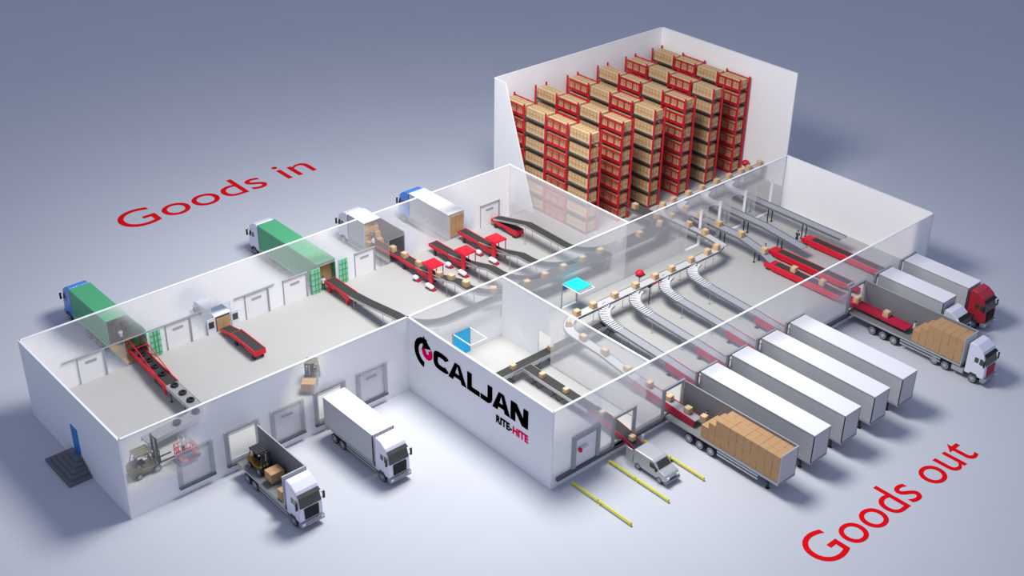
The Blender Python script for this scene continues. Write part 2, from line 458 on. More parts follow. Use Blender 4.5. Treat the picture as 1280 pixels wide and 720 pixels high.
def cab(parent, y, m, top=ZR, grille=M_grille):
    """cab whose back stands at y, nose at y-1.55"""
    k = top-ZR
    prof = [(0, .62), (0, top-.16), (.12, top-.02), (.6, top-.1), (1.12, top-.42+.1*k), (1.28, 2.5+.5*k), (1.5, 1.72), (1.55, 1.0), (1.52, .62)]
    MB().prism_x([(y-f, z) for f, z in prof], -.82, .82).build('cab_body', m, parent, bevel=.085, seg=3, smooth=False)
    zt = 2.5+.5*k
    # windscreen follows the sloping nose
    def on(t): return 1.28+(1.5-1.28)*t, zt+(1.72-zt)*t
    f0, z0 = on(.06); f1, z1 = on(1.0)
    w = MB(); o = .02
    w.hexa([(-.77, y-f1-o, z1), (.77, y-f1-o, z1), (.77, y-f1+.05, z1), (-.77, y-f1+.05, z1), (-.72, y-f0-o, z0), (.72, y-f0-o, z0), (.72, y-f0+.05, z0), (-.72, y-f0+.05, z0)])
    w.build('windscreen', M_glass, parent)
    MB().hexa([(-.78, y-1.28, zt+.03), (.78, y-1.28, zt+.03), (.74, y-1.15, zt+.08), (-.74, y-1.15, zt+.08), (-.78, y-1.47, zt-.04), (.78, y-1.47, zt-.04), (.74, y-1.17, zt+.13), (-.74, y-1.17, zt+.13)]).build('sun_visor', M_grille, parent)
    g = MB(); g.box(-.5, .5, y-1.6, y-1.5, .85, 1.62)
    for i in range(5): g.box(-.48, .48, y-1.63, y-1.59, .9+.145*i, .97+.145*i)
    g.build('grille', grille, parent)
    b = MB(); b.box(-.84, .84, y-1.66, y-1.3, .36, .72); b.box(-.5, .5, y-1.69, y-1.6, .42, .6)
    b.build('bumper', M_bumper, parent, bevel=.04)
    for s in (-1, 1):
        MB().box(s*.68-.12, s*.68+.12, y-1.675, y-1.63, .5, .66).build('headlamp', M_lamp, parent)
        sw = MB()
        sw.hexa([(s*.815, y-1.02, 1.72), (s*.835, y-1.02, 1.72), (s*.835, y-1.38, 1.72), (s*.815, y-1.38, 1.72), (s*.815, y-1.02, 2.2), (s*.835, y-1.02, 2.2), (s*.835, y-1.28, 2.2), (s*.815, y-1.28, 2.2)])
        sw.build('door_window', M_glass, parent)
        MB().box(min(s*.815, s*.835), max(s*.815, s*.835), y-.92, y-.62, 1.78, 2.18).build('rear_quarter_window', M_glass, parent)
        mm = MB(); mm.box(s*.98-.07, s*.98+.07, y-1.5, y-1.43, 1.72, 2.24); mm.tube((s*.82, y-1.42, 2.2), (s*.98, y-1.46, 2.2), .02, 6); mm.tube((s*.82, y-1.42, 1.8), (s*.98, y-1.46, 1.8), .02, 6)
        mm.build('wing_mirror', M_black, parent)
        MB().prism_x([(y-.35, .6), (y-.5, .85), (y-.95, .85), (y-1.12, .6)], min(s*.55, s*.84), max(s*.55, s*.84)).build('wheel_arch', M_chassis, parent)
        MB().box(min(s*.6, s*.82), max(s*.6, s*.82), y-1.28, y-1.08, .4, .48).build('step', M_black, parent)
    axle(parent, y-.72)
def guards(parent, y0, y1):
    for s in (-1, 1):
        m = MB()
        for z in (.42, .66): m.box(min(s*.8, s*.84), max(s*.8, s*.84), y1, y0, z, z+.13)
        m.build('side_guard', M_alu, parent)
def chassis(parent, y0, y1):
    m = MB()
    for s in (-1, 1): m.box(s*.33-.05, s*.33+.05, y1, y0, .55, .86)
    for i in range(6):
        yy = y0+(y1-y0)*(i+.5)/6; m.box(-.33, .33, yy-.05, yy+.05, .6, .8)
    m.build('chassis', M_chassis, parent)
def body(parent, L, m, style='closed', inner=None, near=-1, cut=None, floor_m=None, frame=None, rear_frame=True):
    """cargo body from y=0 to y=-L. style closed / open (near wall and roof left off) / cut (near wall and roof end at y=-cut)."""
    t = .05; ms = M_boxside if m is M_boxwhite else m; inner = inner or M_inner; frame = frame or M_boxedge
    MB().box(-WB, WB, -L, 0, ZD-.12, ZD).build('floor_deck', floor_m or M_deck, parent)
    fm = MB(); fm.box(-WB-.012, WB+.012, -L-.012, .012, ZD-.16, ZD-.1)
    for s in (-1, 1): fm.box(min(s*WB, s*(WB+.014)), max(s*WB, s*(WB+.014)), -L-.012, .012, ZD-.1, ZD-.02)
    fm.build('deck_edge', frame, parent)
    far = -near
    xs = sorted((far*WB, far*(WB-t)))
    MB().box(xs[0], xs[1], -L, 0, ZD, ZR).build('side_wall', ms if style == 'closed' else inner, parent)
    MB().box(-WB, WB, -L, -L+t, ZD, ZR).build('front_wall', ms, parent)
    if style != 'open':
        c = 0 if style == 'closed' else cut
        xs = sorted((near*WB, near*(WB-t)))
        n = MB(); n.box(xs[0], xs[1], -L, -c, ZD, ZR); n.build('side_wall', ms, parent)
        n = MB(); n.box(-WB-.01, WB+.01, -L-.01, -c, ZR-.02, ZR+.03); n.build('roof', m, parent, bevel=.02)
        e = MB()
        for s in (-1, 1): e.box(min(s*WB, s*(WB+.015)), max(s*WB, s*(WB+.015)), -L-.01, -c, ZR-.08, ZR-.03)
        e.box(-WB, WB, -L-.02, -L, ZR-.08, ZR-.03)
        e.build('top_rail', frame, parent)
    if style != 'closed':
        xs = sorted((far*(WB-.06), far*(WB+.015)))
        e = MB(); e.box(xs[0], xs[1], -(L if style == 'open' else cut), 0, ZR, ZR+.04)
        e.box(xs[0], xs[1], -.05, .02, ZD, ZR)
        if style == 'open': e.box(-WB, WB, -L-.02, -L+.09, ZR, ZR+.05)
        e.build('top_rail', frame, parent)
    b = MB(); b.box(-.8, .8, -.12, .0, .5, .64); b.box(-.6, -.5, -.1, -.02, .62, .92); b.box(.5, .6, -.1, -.02, .62, .92)
    b.build('rear_bumper', M_boxwhite, parent)
    for s in (-1, 1): MB().box(s*.68-.1, s*.68+.1, -.02, .02, .7, .8).build('tail_lamp', M_red, parent)
def rigid(x, y, L, label, cabm, rot=0, style='closed', near=-1, cut=None, m=None, axles=(1.05, 1.95), top=ZR, group=None, **kw):
    t = thing('box_truck', label, 'truck', (x, y, 0), rot, group)
    body(t, L, m or M_boxwhite, style, near=near, cut=cut, **kw)
    chassis(t, -.1, -L-1.3)
    for a in axles: axle(t, -a)
    guards(t, -axles[-1]-.5, -L-.2)
    cab(t, -L-.14, cabm, top)
    return t
def landing_legs(t, y):
    for s in (-1, 1):
        m = MB(); m.box(s*.55-.05, s*.55+.05, y-.06, y+.06, .1, ZD-.12); m.box(s*.55-.1, s*.55+.1, y-.12, y+.12, 0, .06)
        m.tube((s*.55, y, .3), (s*.55, y+.5, ZD-.15), .025, 6)
        m.build('landing_leg', M_leg, t)
def trailer(x, y, L, label, style='closed', group='parked white trailers', near=-1, legs=True, **kw):
    t = thing('semi_trailer', label, 'trailer', (x, y, 0), 0, group)
    body(t, L, M_boxwhite, style, near=near, **kw)
    chassis(t, -.2, -L+.8)
    for a in (2.15, 3.1, 4.05): axle(t, -a)
    if legs: landing_legs(t, -L+.95)
    guards(t, -4.6, -L+1.6)
    return t
DOCK = -15.0
# --- yard in front: two rigid trucks
T1 = rigid(8.0, -.62, 5.55, 'white truck with its roof and near side left off, forklift on its deck', M_cabwhite, style='open')
T2 = rigid(14.62, -.75, 5.5, 'white box truck with closed body at the front wall', M_cabwhite)
# --- goods-in side (looking away)
G1 = rigid(7.98, 14.38, 8.85, 'truck with blue cab and green container cut open at the rear', M_cabblue, PI, 'cut', near=1, cut=2.75, m=M_green, axles=(4.6, 5.5, 6.4), inner=M_green, floor_m=M_wood, frame=M_greendoor)
G2 = rigid(24.35, 14.42, 8.75, 'truck with white cab and closed green container', M_cabwhite, PI, 'closed', near=1, m=M_green, axles=(1.3, 6.0, 6.9), frame=M_greendoor)
G3 = rigid(31.25, 14.45, 5.65, 'white box truck with roof cut back over its rear deck', M_cabwhite, PI, 'cut', near=1, cut=3.3, axles=(.75, 1.6))
G4 = rigid(37.6, 14.42, 5.5, 'white box truck with blue cab, full of cartons', M_cabblue, PI, 'closed', near=1, axles=(.75, 1.6))
# open doors of the green containers
def container_door(t, x0, x1):
    d = MB(); d.box(x0, x1, .42, .47, ZD, ZR-.02)
    for i in range(4): d.box(x0+.03, x1-.03, .46, .5, ZD+.2+.5*i, ZD+.3+.5*i, 1)
    for q in (.28, .6): d.tube((x0+(x1-x0)*q, .5, ZD+.03), (x0+(x1-x0)*q, .5, ZR-.05), .022, 6, 1)
    d.build('rear_door', [M_greendoor, M_green], t)
container_door(G2, -WB-.85, -WB-.02); container_door(G2, WB+.02, WB+.85); container_door(G1, -WB-.85, -WB-.02)
# --- goods-out side
BT = trailer(32.7, DOCK, 9.6, 'trailer with near side and roof left off, loaded with cartons', 'open', None)
for i, (x, w) in enumerate(zip((36.05, 39.33, 42.65, 45.92), ('nearest the open trailer of cartons', 'second from the open trailer of cartons', 'third from the open trailer of cartons', 'farthest from the open trailer of cartons'))):
    trailer(x, DOCK, 9.6, 'closed white trailer on black legs, '+w)
BT6 = trailer(53.75, DOCK, 9.65, 'long trailer with cartons stacked behind the white and red tractor', 'open', None, legs=False)
def tractor_for(x, yfront, label, cabm, grille=M_grille, top=ZR):
    t = thing('truck_tractor', label, 'truck', (x, yfront, 0), 0)
    cab(t, -.3, cabm, top, grille)
    chassis(t, 2.4, -1.6)
    for a in (1.2, 2.12): axle(t, a)
    for s in (-1, 1): MB().box(min(s*.45, s*.82), max(s*.45, s*.82), -.25, .72, .36, .78).build('fuel_tank', M_alu, t, bevel=.05)
    MB().lathe_z([(.12, .86), (.45, .86), (.45, .89), (.12, .89)], 0, 1.6, 16).build('fifth_wheel', M_black, t)
    return t
tractor_for(53.75, DOCK-9.68, 'white tractor unit with a red grille under the long open trailer', M_cabwhite, M_cabred)
rigid(57.1, DOCK, 5.75, 'white box truck with low white cab beside the red one', M_cabwhite, axles=(1.05, 1.95), top=2.75)
rigid(60.55, DOCK, 5.8, 'white box truck with a red cab at the last dock', M_cabred, axles=(1.05, 1.95))

# ------------------------------------------------------------------ vans
def van(name, label, loc, rot, m, L, W, H, doors, box=False):
    t = thing(name, label, 'van', loc, rot)
    w = W/2
    if not box:
        prof = [(0, .28), (0, H-.1), (.1, H), (L*.55, H), (L*.62, H-.06), (L*.76, H*.66), (L*.95, H*.55), (L, H*.42), (L, .25)]
    else:
        prof = [(0, .32), (0, H-.12), (.12, H), (L*.68, H-.02), (L*.76, H-.14), (L*.86, H*.58), (L*.98, H*.45), (L, H*.3), (L, .28)]
    hollow = MB().prism_x([(-f, z) for f, z in prof], -w, w)
    hollow.build('van_body', m, t, bevel=.07, seg=3)
    (fa, za), (fb, zb) = (prof[4], prof[5])
    d = Vector((0, -(fb-fa), zb-za)); n = Vector((0, -(-(zb-za)), (fb-fa)))
    n = Vector((0, -abs(zb-za), abs(fb-fa))).normalized()*.02
    a = Vector((0, -fa, za))+d*.1; b = Vector((0, -fa, za))+d*.95
    g = MB()
    g.hexa([(-w+.1, b.y, b.z), (w-.1, b.y, b.z), (w-.16, a.y, a.z), (-w+.16, a.y, a.z)] + [(-w+.1, b.y+n.y, b.z+n.z), (w-.1, b.y+n.y, b.z+n.z), (w-.16, a.y+n.y, a.z+n.z), (-w+.16, a.y+n.y, a.z+n.z)])
    g.build('windscreen', M_glass, t)
    for s in (-1, 1):
        x0, x1 = sorted((s*(w-.02), s*(w+.012)))
        gg = MB(); zl = H*.6; f0 = L*.5; f1 = L*.73
        gg.hexa([(x0, -f0, zl), (x1, -f0, zl), (x1, -f1, zl), (x0, -f1, zl), (x0, -f0, H*.88), (x1, -f0, H*.88), (x1, -L*.62, H*.88), (x0, -L*.62, H*.88)])
        gg.build('door_window', M_glass, t)
        mm = MB(); mm.box(s*(w+.09)-.06, s*(w+.09)+.06, -L*.735, -L*.7, H*.6, H*.74); mm.build('wing_mirror', M_black, t)
        MB().box(s*w*.72-.12, s*w*.72+.12, -L-.02, -L+.05, H*.36, H*.46).build('headlamp', M_lamp, t)
        for yy in (-L*.16, -L*.8):
            wheel(t, s*(w-.14), yy, s, .25)
    MB().box(-w*.45, w*.45, -L-.03, -L+.02, H*.3, H*.38).build('grille', M_black, t)
    MB().box(-w-.01, w+.01, -L-.05, -L+.2, .2, .42).build('bumper', M_bumper, t, bevel=.03)
    for s in doors:
        if box:
            x0, x1 = sorted((s*(w-.02), s*(w+.62)))
            dd = MB().box(x0, x1, .02, .07, .38, H-.12).build('rear_door', m, t, bevel=.02)
            c = (x0+x1)/2; MB().box(c-.22, c+.22, .065, .085, H*.62, H*.84).build('door_window', M_glass, dd)
        else:
            x0, x1 = sorted((s*w, s*(w+.04)))
            MB().box(x0, x1, 0, .62, .3, H-.1).build('rear_door', m, t, bevel=.02)
    MB().box(-w+.12, w-.12, -.01, .012, .42, H-.18).build('load_opening', M_dark, t)
    return t
van('delivery_van', 'silver delivery van with an open rear door under the dark loading conveyor', (27.85, -16.42, 0), 0, M_silver, 2.95, 1.3, 1.42, (-1,))
VI = van('panel_van', 'tall white panel van with both rear doors open at the back wall', (14.78, 14.06, 0), PI, M_vanwhite, 4.0, 1.42, 2.42, (-1, 1), True)

# ------------------------------------------------------------------ cartons
carton_cache = {}
def carton(x, y, z, label, group, s=(.5, .5, .46), rot=0, tape=False, m=None):
    k = (s, m is None, tape)
    if k not in carton_cache:
        a, b, h = s
        me = MB().box(-a/2, a/2, -b/2, b/2, 0, h).mesh('carton', m or M_carton)
        tp = None
        if tape:
            t = MB(); t.box(-a/2-.004, a/2+.004, -.045, .045, h*.55, h+.004)
            tp = t.mesh('tape', M_tape)
        carton_cache[k] = (me, tp)
    me, tp = carton_cache[k]
    o = bpy.data.objects.new('carton', me); C.objects.link(o); o.location = (x, y, z); o.rotation_euler = (0, 0, rot)
    tag(o, label, 'carton', group)
    if tp:
        c = bpy.data.objects.new('tape', tp); C.objects.link(c); c.parent = o
    return o
ORD = ['first', 'second', 'third', 'fourth', 'fifth', 'sixth', 'seventh', 'eighth', 'ninth', 'tenth', 'eleventh', 'twelfth', 'thirteenth', 'fourteenth', 'fifteenth', 'sixteenth', 'seventeenth', 'eighteenth', 'nineteenth', 'twentieth']
LAY = ['bottom layer', 'second layer', 'third layer', 'top layer']
def cargo(x, yfront, n, where, group, steps=2):
    """cartons three abreast, four high, n deep behind the front wall at yfront; the last columns step down"""
    w, d, h = .545, .585, .49
    for k in range(n):
        high = 4
        back = n-1-k
        if back == 0: high = 2
        elif back == 1: high = 3
        for c in range(3):
            for l in range(high):
                nxt = 0 if k == n-1 else (4 if n-1-(k+1) > 1 else (3 if n-1-(k+1) == 1 else 2))
                if not (c == 0 or l == high-1 or l >= nxt): continue
                jx = random.uniform(-.008, .008); jy = random.uniform(-.012, .012)
                lab = '%s carton, %s, %s row from front of %s load' % (('near side', 'middle', 'far side')[c], LAY[l], ORD[k], where)
                carton(x-WB+.04+w*(c+.5)+jx, yfront+.06+d*(k+.5)+jy, ZD+h*l, lab, group, (.53, .57, .487), 0, False, None)
cargo(32.73, DOCK-9.55, 11, 'dockside trailer', 'cartons loaded on the open dockside trailer')
cargo(53.78, DOCK-9.6, 7, 'long-trailer', 'cartons loaded on the long open trailer')
def box_wall(x, y, nx, nz, w, h, d, where, group, z=ZD, skip=()):
    for i in range(nx):
        for l in range(nz):
            if (i, l) in skip: continue
            lab = 'carton %s, %s, %s from the left' % (where, ['bottom layer', 'second layer', 'third layer', 'fourth layer', 'fifth layer'][l], ORD[i])
            carton(x+(i-(nx-1)/2)*w, y+random.uniform(-.02, .02), z+h*l, lab, group, (w-.015, d, h-.012), 0)
box_wall(24.35, 15.2, 3, 4, .53, .48, .6, 'inside the green container', 'cartons inside the green container')
box_wall(37.6, 14.78, 4, 5, .41, .405, .5, 'in the blue-cab box truck', 'cartons in the blue-cab box truck')
box_wall(14.78, 14.015, 2, 3, .55, .5, .05, 'in the panel van', 'cartons in the panel van', z=.62)
for i, (dx, dy, l, r) in enumerate([(-.55, 0, 0, 0), (-.55, .02, 1, .1), (-.55, -.05, 2, 0), (-.52, .1, 3, .15), (0, .15, 0, 0), (.02, .2, 1, -.1), (0, .15, 2, .05), (0, .3, 3, 0), (.55, .0, 0, .1), (.55, -.1, 1, -.08), (.5, .1, 2, 0), (.55, .25, 3, .2), (-.5, -.62, 0, .12), (.5, -.6, 0, -.2)]):
    carton(31.25+dx, 18.1+dy, ZD+.49*l, 'loose carton in cut-open white truck, %s, %s of the heap' % (['on its deck', 'second up', 'third up', 'topmost'][l], ('left back', 'middle back', 'right back')[0 if dx < -.2 else (2 if dx > .2 else 1)] if i < 12 else ('left front' if dx < 0 else 'right front')),
           'cartons in the cut-open white truck', (.5, .55, .46), r)

# ------------------------------------------------------------------ conveyors
def path(pts, rad=None, step=.22):
    """polyline through pts (x,y,z) with rounded corners (radius in rad by index), resampled at corners only"""
    P = [Vector(p) for p in pts]; out = [P[0]]
    for i in range(1, len(P)-1):
        r = (rad or {}).get(i, 0); a = P[i-1]-P[i]; b = P[i+1]-P[i]
        if r <= 0: out.append(P[i]); continue
        a2, b2 = Vector((a.x, a.y)), Vector((b.x, b.y)); la, lb = a2.length, b2.length
        ang = a2.angle(b2); t = min(r/math.tan(ang/2), la*.98, lb*.98); r = t*math.tan(ang/2)
        A = P[i]+a*(t/la); B = P[i]+b*(t/lb)
        bis = (a2/la+b2/lb).normalized(); cen = Vector((P[i].x, P[i].y))+bis*(r/math.sin(ang/2))
        a0 = math.atan2(A.y-cen.y, A.x-cen.x); a1 = math.atan2(B.y-cen.y, B.x-cen.x); d = (a1-a0+PI) % (2*PI)-PI
        n = max(3, int(abs(d)*r/step)+4)
        for k in range(n+1):
            q = k/n; out.append(Vector((cen.x+r*math.cos(a0+d*q), cen.y+r*math.sin(a0+d*q), A.z+(B.z-A.z)*q)))
    out.append(P[-1]); return out
def sides(P):
    L = []
    for i, p in enumerate(P):
        d = (P[min(i+1, len(P)-1)]-P[max(i-1, 0)]); d.z = 0; d.normalize()
        L.append(Vector((d.y, -d.x, 0)))          # right-hand side of travel
    return L
def strip(P, o0, o1, z0, z1, mi=0, mb=None):
    """closed band along P between lateral offsets o0..o1 (numbers or lists) and heights z0..z1"""
    mb = mb or MB(); N = sides(P); n = len(P); vs = []
    for i, p in enumerate(P):
        a = o0[i] if isinstance(o0, list) else o0; b = o1[i] if isinstance(o1, list) else o1
        for o, z in ((a, z0), (b, z0), (b, z1), (a, z1)): vs.append(p+N[i]*o+Vector((0, 0, z)))
    fs = []
    for i in range(n-1):
        k = 4*i
        for j in range(4): fs.append((k+j, k+(j+1) % 4, k+4+(j+1) % 4, k+4+j))
    fs += [(0, 1, 2, 3), (4*n-1, 4*n-2, 4*n-3, 4*n-4)]
    return mb.add(vs, fs, mi)
def at_len(P, s):
    for a, b in zip(P, P[1:]):
        l = (b-a).length
        if s <= l: return a+(b-a)*(s/l), (b-a)
        s -= l
    return P[-1], P[-1]-P[-2]
def length(P): return sum((b-a).length for a, b in zip(P, P[1:]))
def support(t, c, d, w, mat_, foot=True, thick=.05, floor=FZ, off=.0):
    d = Vector((d.x, d.y, 0)).normalized(); n = Vector((d.y, -d.x, 0)); h = c.z-.1
    for s in (-1, 1):
        p = c+n*s*(w/2-off); m = MB()
        m.bar((p.x, p.y, floor), (p.x, p.y, h), thick, thick)
        if foot: m.box(p.x-.09, p.x+.09, p.y-.09, p.y+.09, floor, floor+.03)
        m.build('leg', mat_, t, world=True)
def conveyor(name, label, P, w, mb_, mr, legs=(), legm=None, group=None, rail=.04, rh=(-.13, .03), thick=.05, cat='conveyor', legthick=.05, rails=(1, 1), legoff=0.0, bl='belt'):
    t = thing(name, label, cat, tuple(P[0].xy)+(FZ,), 0, group)
    wl = [x/2 for x in w] if isinstance(w, list) else w/2
    neg = [-x for x in wl] if isinstance(wl, list) else -wl
    strip(P, neg, wl, -thick, 0).build(bl, mb_, t, world=True)
    for s, on in zip((-1, 1), rails):
        if not on: continue
        if isinstance(wl, list): a, b = [s*x for x in wl], [s*(x+rail) for x in wl]
        else: a, b = s*wl, s*(wl+rail)
        if s < 0: a, b = b, a
        strip(P, a, b, rh[0], rh[1]).build('side_rail', mr, t, world=True)
    ww = max(w) if isinstance(w, list) else w
    for q in legs:
        c, d = at_len(P, q); support(t, c, d, ww+rail, legm or M_leg, thick=legthick, off=legoff)
    return t
def roller_fan(t, P, w, pitch=.16, m=None, r=.045):
    """rollers lying across a curve, one mesh: the bed of the bend"""
    mb = MB(); L = length(P); n = int(L/pitch)
    strip(P, -w/2+.01, w/2-.01, -.13, -.07, 1, mb)
    for i in range(n):
        c, d = at_len(P, (i+.5)*L/n); d = Vector((d.x, d.y, 0)).normalized(); k = Vector((d.y, -d.x, 0))
        a = c-k*w/2; b = c+k*w/2; mb.tube(a+Vector((0, 0, -r+.005)), b+Vector((0, 0, -r+.005)), r, 8)
    return mb.build('roller_bed', [m or M_roller, M_rail], t, world=True)

# ---- goods-in feeders -------------------------------------------------
ZM = 2.6
belt2 = path([(24.3, 11.3, 1.82), (24.3, 9.0, 2.05), (24.3, 5.2, 2.6), (24.3, 2.3, 2.6), (31.6, 2.3, 2.6)], {3: 3.0})
conveyor('belt_conveyor', 'dark belt from the green container machine, bending into the long collecting belt', belt2, .82, M_belt, M_alu, (1.2, 5, 9.5), M_alu, 'goods-in feeder belts', legthick=.035)
mainP = path([(31.65, 2.26, 2.6), (33.2, 2.22, 2.6), (48.9, 2.22, 2.6), (51.05, 2.22, 2.55), (51.05, 6.7, 2.4)], {3: 2.1})
wid = [.85, 1.3]+[1.3]*(len(mainP)-2)
conveyor('belt_conveyor', 'wide collecting belt along the hall, curving in to the racks', mainP, wid, M_beltmid, M_rail, (2, 6.5, 11, 15.5, 19.5), M_alu, legthick=.035)
def feeder(x, y0, z0, label, xi, kink, legs):
    P = path([(x, y0, z0)]+kink+[(x, 2.62, 2.6), (xi, 2.62, 2.6)], {len(kink)+1: 2.6})
    # the bend thins into the collecting belt
    conveyor('belt_conveyor', label, P, .8, M_belt, M_alu, legs, M_alu, 'goods-in feeder belts', legthick=.035)
feeder(31.0, 9.0, 1.85, 'dark feeder belt behind the cut-open truck, carrying three cartons', 33.55, [(31.0, 6.2, 2.6)], (2.0, 4.4))
feeder(34.35, 9.0, 1.85, 'dark feeder belt second from the cut-open truck', 36.9, [(34.35, 6.2, 2.6)], (2.0, 4.4))
feeder(37.6, 9.0, 1.85, 'dark feeder belt behind the blue-cab box truck', 40.15, [(37.6, 6.2, 2.6)], (2.0, 4.4))
feeder(41.45, 13.6, 1.8, 'long dark feeder belt rising from the last red machine', 44.0, [(41.45, 9.6, 2.75)], (4.2, 7.4))

# ---- telescopic loading machines -----------------------------------------
def telescopic(label, x, y0, y1, z, w=.86, panel=.42, boom=None, bm=None, flip=False, group='red telescopic conveyors', endbox=True, cat='loading machine', legs='feet', nose=None):
    """red machine from y0 (dock end) to y1; belt surface at z"""
    t = thing('telescopic_conveyor', label, cat, (x, (y0+y1)/2, FZ), 0, group)
    lo, hi = min(y0, y1), max(y0, y1); L = hi-lo; h = w/2
    MB().box(x-h+.07, x+h-.07, lo+.04, hi-.04, z-.06, z).build('belt', M_belt, t, world=True)
    for s in (-1, 1):
        a, b = sorted((x+s*(h-.07), x+s*h)); m = MB()
        m.prism_x([(lo, z-panel), (lo, z+.03), (hi, z+.03), (hi, z-panel*.6), (hi-.35*L, z-panel*.75), (lo+.4*L, z-panel*.7), (lo+.28*L, z-panel)], a, b)
        m.build('side_panel', M_red, t, world=True)
    MB().box(x-h+.07, x+h-.07, lo, lo+.05, z-panel, z).build('end_plate', M_red, t, world=True)
    MB().box(x-h+.07, x+h-.07, hi-.05, hi, z-panel*.6, z).build('end_plate', M_red, t, world=True)
    for yy in (lo+.12*L, hi-.16*L):
        for s in (-1, 1):
            px = x+s*(h-.1); m = MB()
            m.hexa([(px-.07, yy-.16, FZ), (px+.07, yy-.16, FZ), (px+.07, yy+.16, FZ), (px-.07, yy+.16, FZ), (px-.06, yy-.09, z-panel*.7), (px+.06, yy-.09, z-panel*.7), (px+.06, yy+.09, z-panel*.7), (px-.06, yy+.09, z-panel*.7)])
            m.build('leg', M_dark if legs == 'feet' else M_red, t, world=True)
    for s in (-1, 1):
        a, b = sorted((x+s*(h-.03), x+s*(h+.02)))
        MB().box(a, b, lo+.45*L, lo+.6*L, z-panel*.8, z-panel*.5).build('drive_cover', M_yellow if False else M_dark, t, world=True)
    MB().box(x-h*.5, x+h*.5, lo+.4*L, lo+.62*L, z-panel*1.25, z-panel*.5).build('motor', M_dark, t, world=True)
    if boom:
        by0, bz0, by1, bz1, bw = boom; k = bw/2
        P = [Vector((x, by0, bz0)), Vector((x, by1, bz1))]
        strip(P, -k+.05, k-.05, -.05, 0).build('boom_belt', bm or M_belt, t, world=True)
        for s in (-1, 1):
            a, b = sorted((s*k, s*(k-.05)))
            strip(P, a, b, -.2, .025).build('boom_rail', M_red, t, world=True)
    return t
telescopic('red telescopic conveyor reaching towards the white panel van', 14.72, 12.1, 8.75, 1.78, .92, boom=(13.75, 1.35, 12.0, 1.7, .86))
telescopic('red telescopic conveyor standing at the open green container', 24.3, 14.0, 10.7, 1.86, .95, legs='red')
telescopic('red telescopic conveyor reaching into the cut-open white truck', 31.0, 13.4, 9.0, 1.85, .86, boom=(17.2, 1.55, 13.4, 1.8, .8))
telescopic('red telescopic conveyor second from the cut-open truck', 34.35, 13.6, 9.0, 1.85, .86)
telescopic('red telescopic conveyor behind the blue-cab box truck', 37.6, 13.75, 9.0, 1.85, .86)
telescopic('short red telescopic conveyor lying under the last rising belt', 41.45, 13.9, 10.6, 1.7, .86)
def station(x, label):
    """canopied inspection gate over a feeder belt with two white cabinets on its near side"""
    t = thing('inspection_gate', label, 'scanner', (x, 8.9, FZ), 0, 'red canopied gates over the feeder belts')
    cx, cy, zt = x, 9.3, 2.78
    MB().hexa([(cx-.66, cy-.68, zt-.02), (cx+.66, cy-.68, zt-.02), (cx+.66, cy+.68, zt-.02), (cx-.66, cy+.68, zt-.02), (cx-.6, cy-.62, zt+.13), (cx+.6, cy-.62, zt+.13), (cx+.6, cy+.62, zt+.13), (cx-.6, cy+.62, zt+.13)]).build('canopy', M_red, t, world=True, bevel=.03)
    for dx, dy in ((.58, -.55), (.58, .3)):
        MB().bar((cx+dx, cy+dy, FZ), (cx+dx, cy+dy, zt), .06, .06).build('post', M_red, t, world=True)
    MB().hexa([(cx-.62, cy-.6, FZ), (cx-.5, cy-.6, FZ), (cx-.5, cy-.25, FZ), (cx-.62, cy-.25, FZ), (cx-.62, cy-.62, zt), (cx-.5, cy-.62, zt), (cx-.5, cy-.1, zt), (cx-.62, cy-.1, zt)]).build('post', M_red, t, world=True)
    for yy, ln in ((10.55, .5), (8.75, .85)):
        MB().box(x-.98, x-.6, yy-ln/2, yy+ln/2, FZ+.16, FZ+.46).build('cabinet', M_boxwhite, t, world=True, bevel=.12, seg=3)
        MB().box(x-.86, x-.5, yy-ln/2-.1, yy+ln/2, FZ, FZ+.15).build('cabinet_bracket', M_deepred, t, world=True)
    MB().bar((x-.5, 10.9, 1.98), (x-.5, 7.2, 2.42), .05, .05).build('guide_rail', M_alu, t, world=True)
station(31.0, 'red canopied gate over the belt from the cut-open truck')
station(34.35, 'middle one of three red canopied gates')
station(37.6, 'red canopied gate over the belt behind the blue-cab truck')

# ---- tyre line ------------------------------------------------------------
t = thing('inclined_conveyor', 'red lattice-sided inclined conveyor carrying tyres from the cut-open green container', 'loading machine', (7.75, 12, FZ))
P = [Vector((8.2, 15.3, 1.55)), Vector((7.98, 12.4, 1.75)), Vector((7.72, 8.75, 2.0))]
strip(P, -.42, .42, -.06, 0).build('belt', M_belt, t, world=True)
for s in (-1, 1):
    a, b = sorted((s*.42, s*.5)); strip(P, a, b, -.34, .05).build('side_panel', M_red, t, world=True)
    q = MB(); N = sides(P)
    top = [P[0]+N[0]*s*.47+Vector((0, 0, .95)), P[0].lerp(P[1], .55)+N[0]*s*.47+Vector((0, 0, .8)), P[1].lerp(P[2], .65)+N[1]*s*.47+Vector((0, 0, .06))]
    low = [P[0]+N[0]*s*.47, P[0].lerp(P[1], .55)+N[0]*s*.47, P[1].lerp(P[2], .65)+N[1]*s*.47]
    q.tube(low[0], top[0], .035, 6); q.tube(top[0], top[1], .04, 6); q.tube(top[1], top[2], .04, 6); q.tube(low[1], top[1], .03, 6)
    q.tube(low[0], top[1], .025, 6); q.tube(low[1], top[1].lerp(top[2], .4), .025, 6)
    q.build('lattice_side', M_red, t, world=True)
    MB().tube(P[2]+Vector((s*.42, .25, -.85)), P[2]+Vector((s*.42, .55, -.15)), .1, 10).build('leg', M_red, t, world=True)
MB().tube((7.73, 15.3, 2.5), (8.67, 15.3, 2.5), .04, 6).build('cross_bar', M_red, t, world=True)
MB().tube((7.6, 13.7, 2.46), (8.55, 13.7, 2.46), .03, 6).build('cross_bar', M_red, t, world=True)
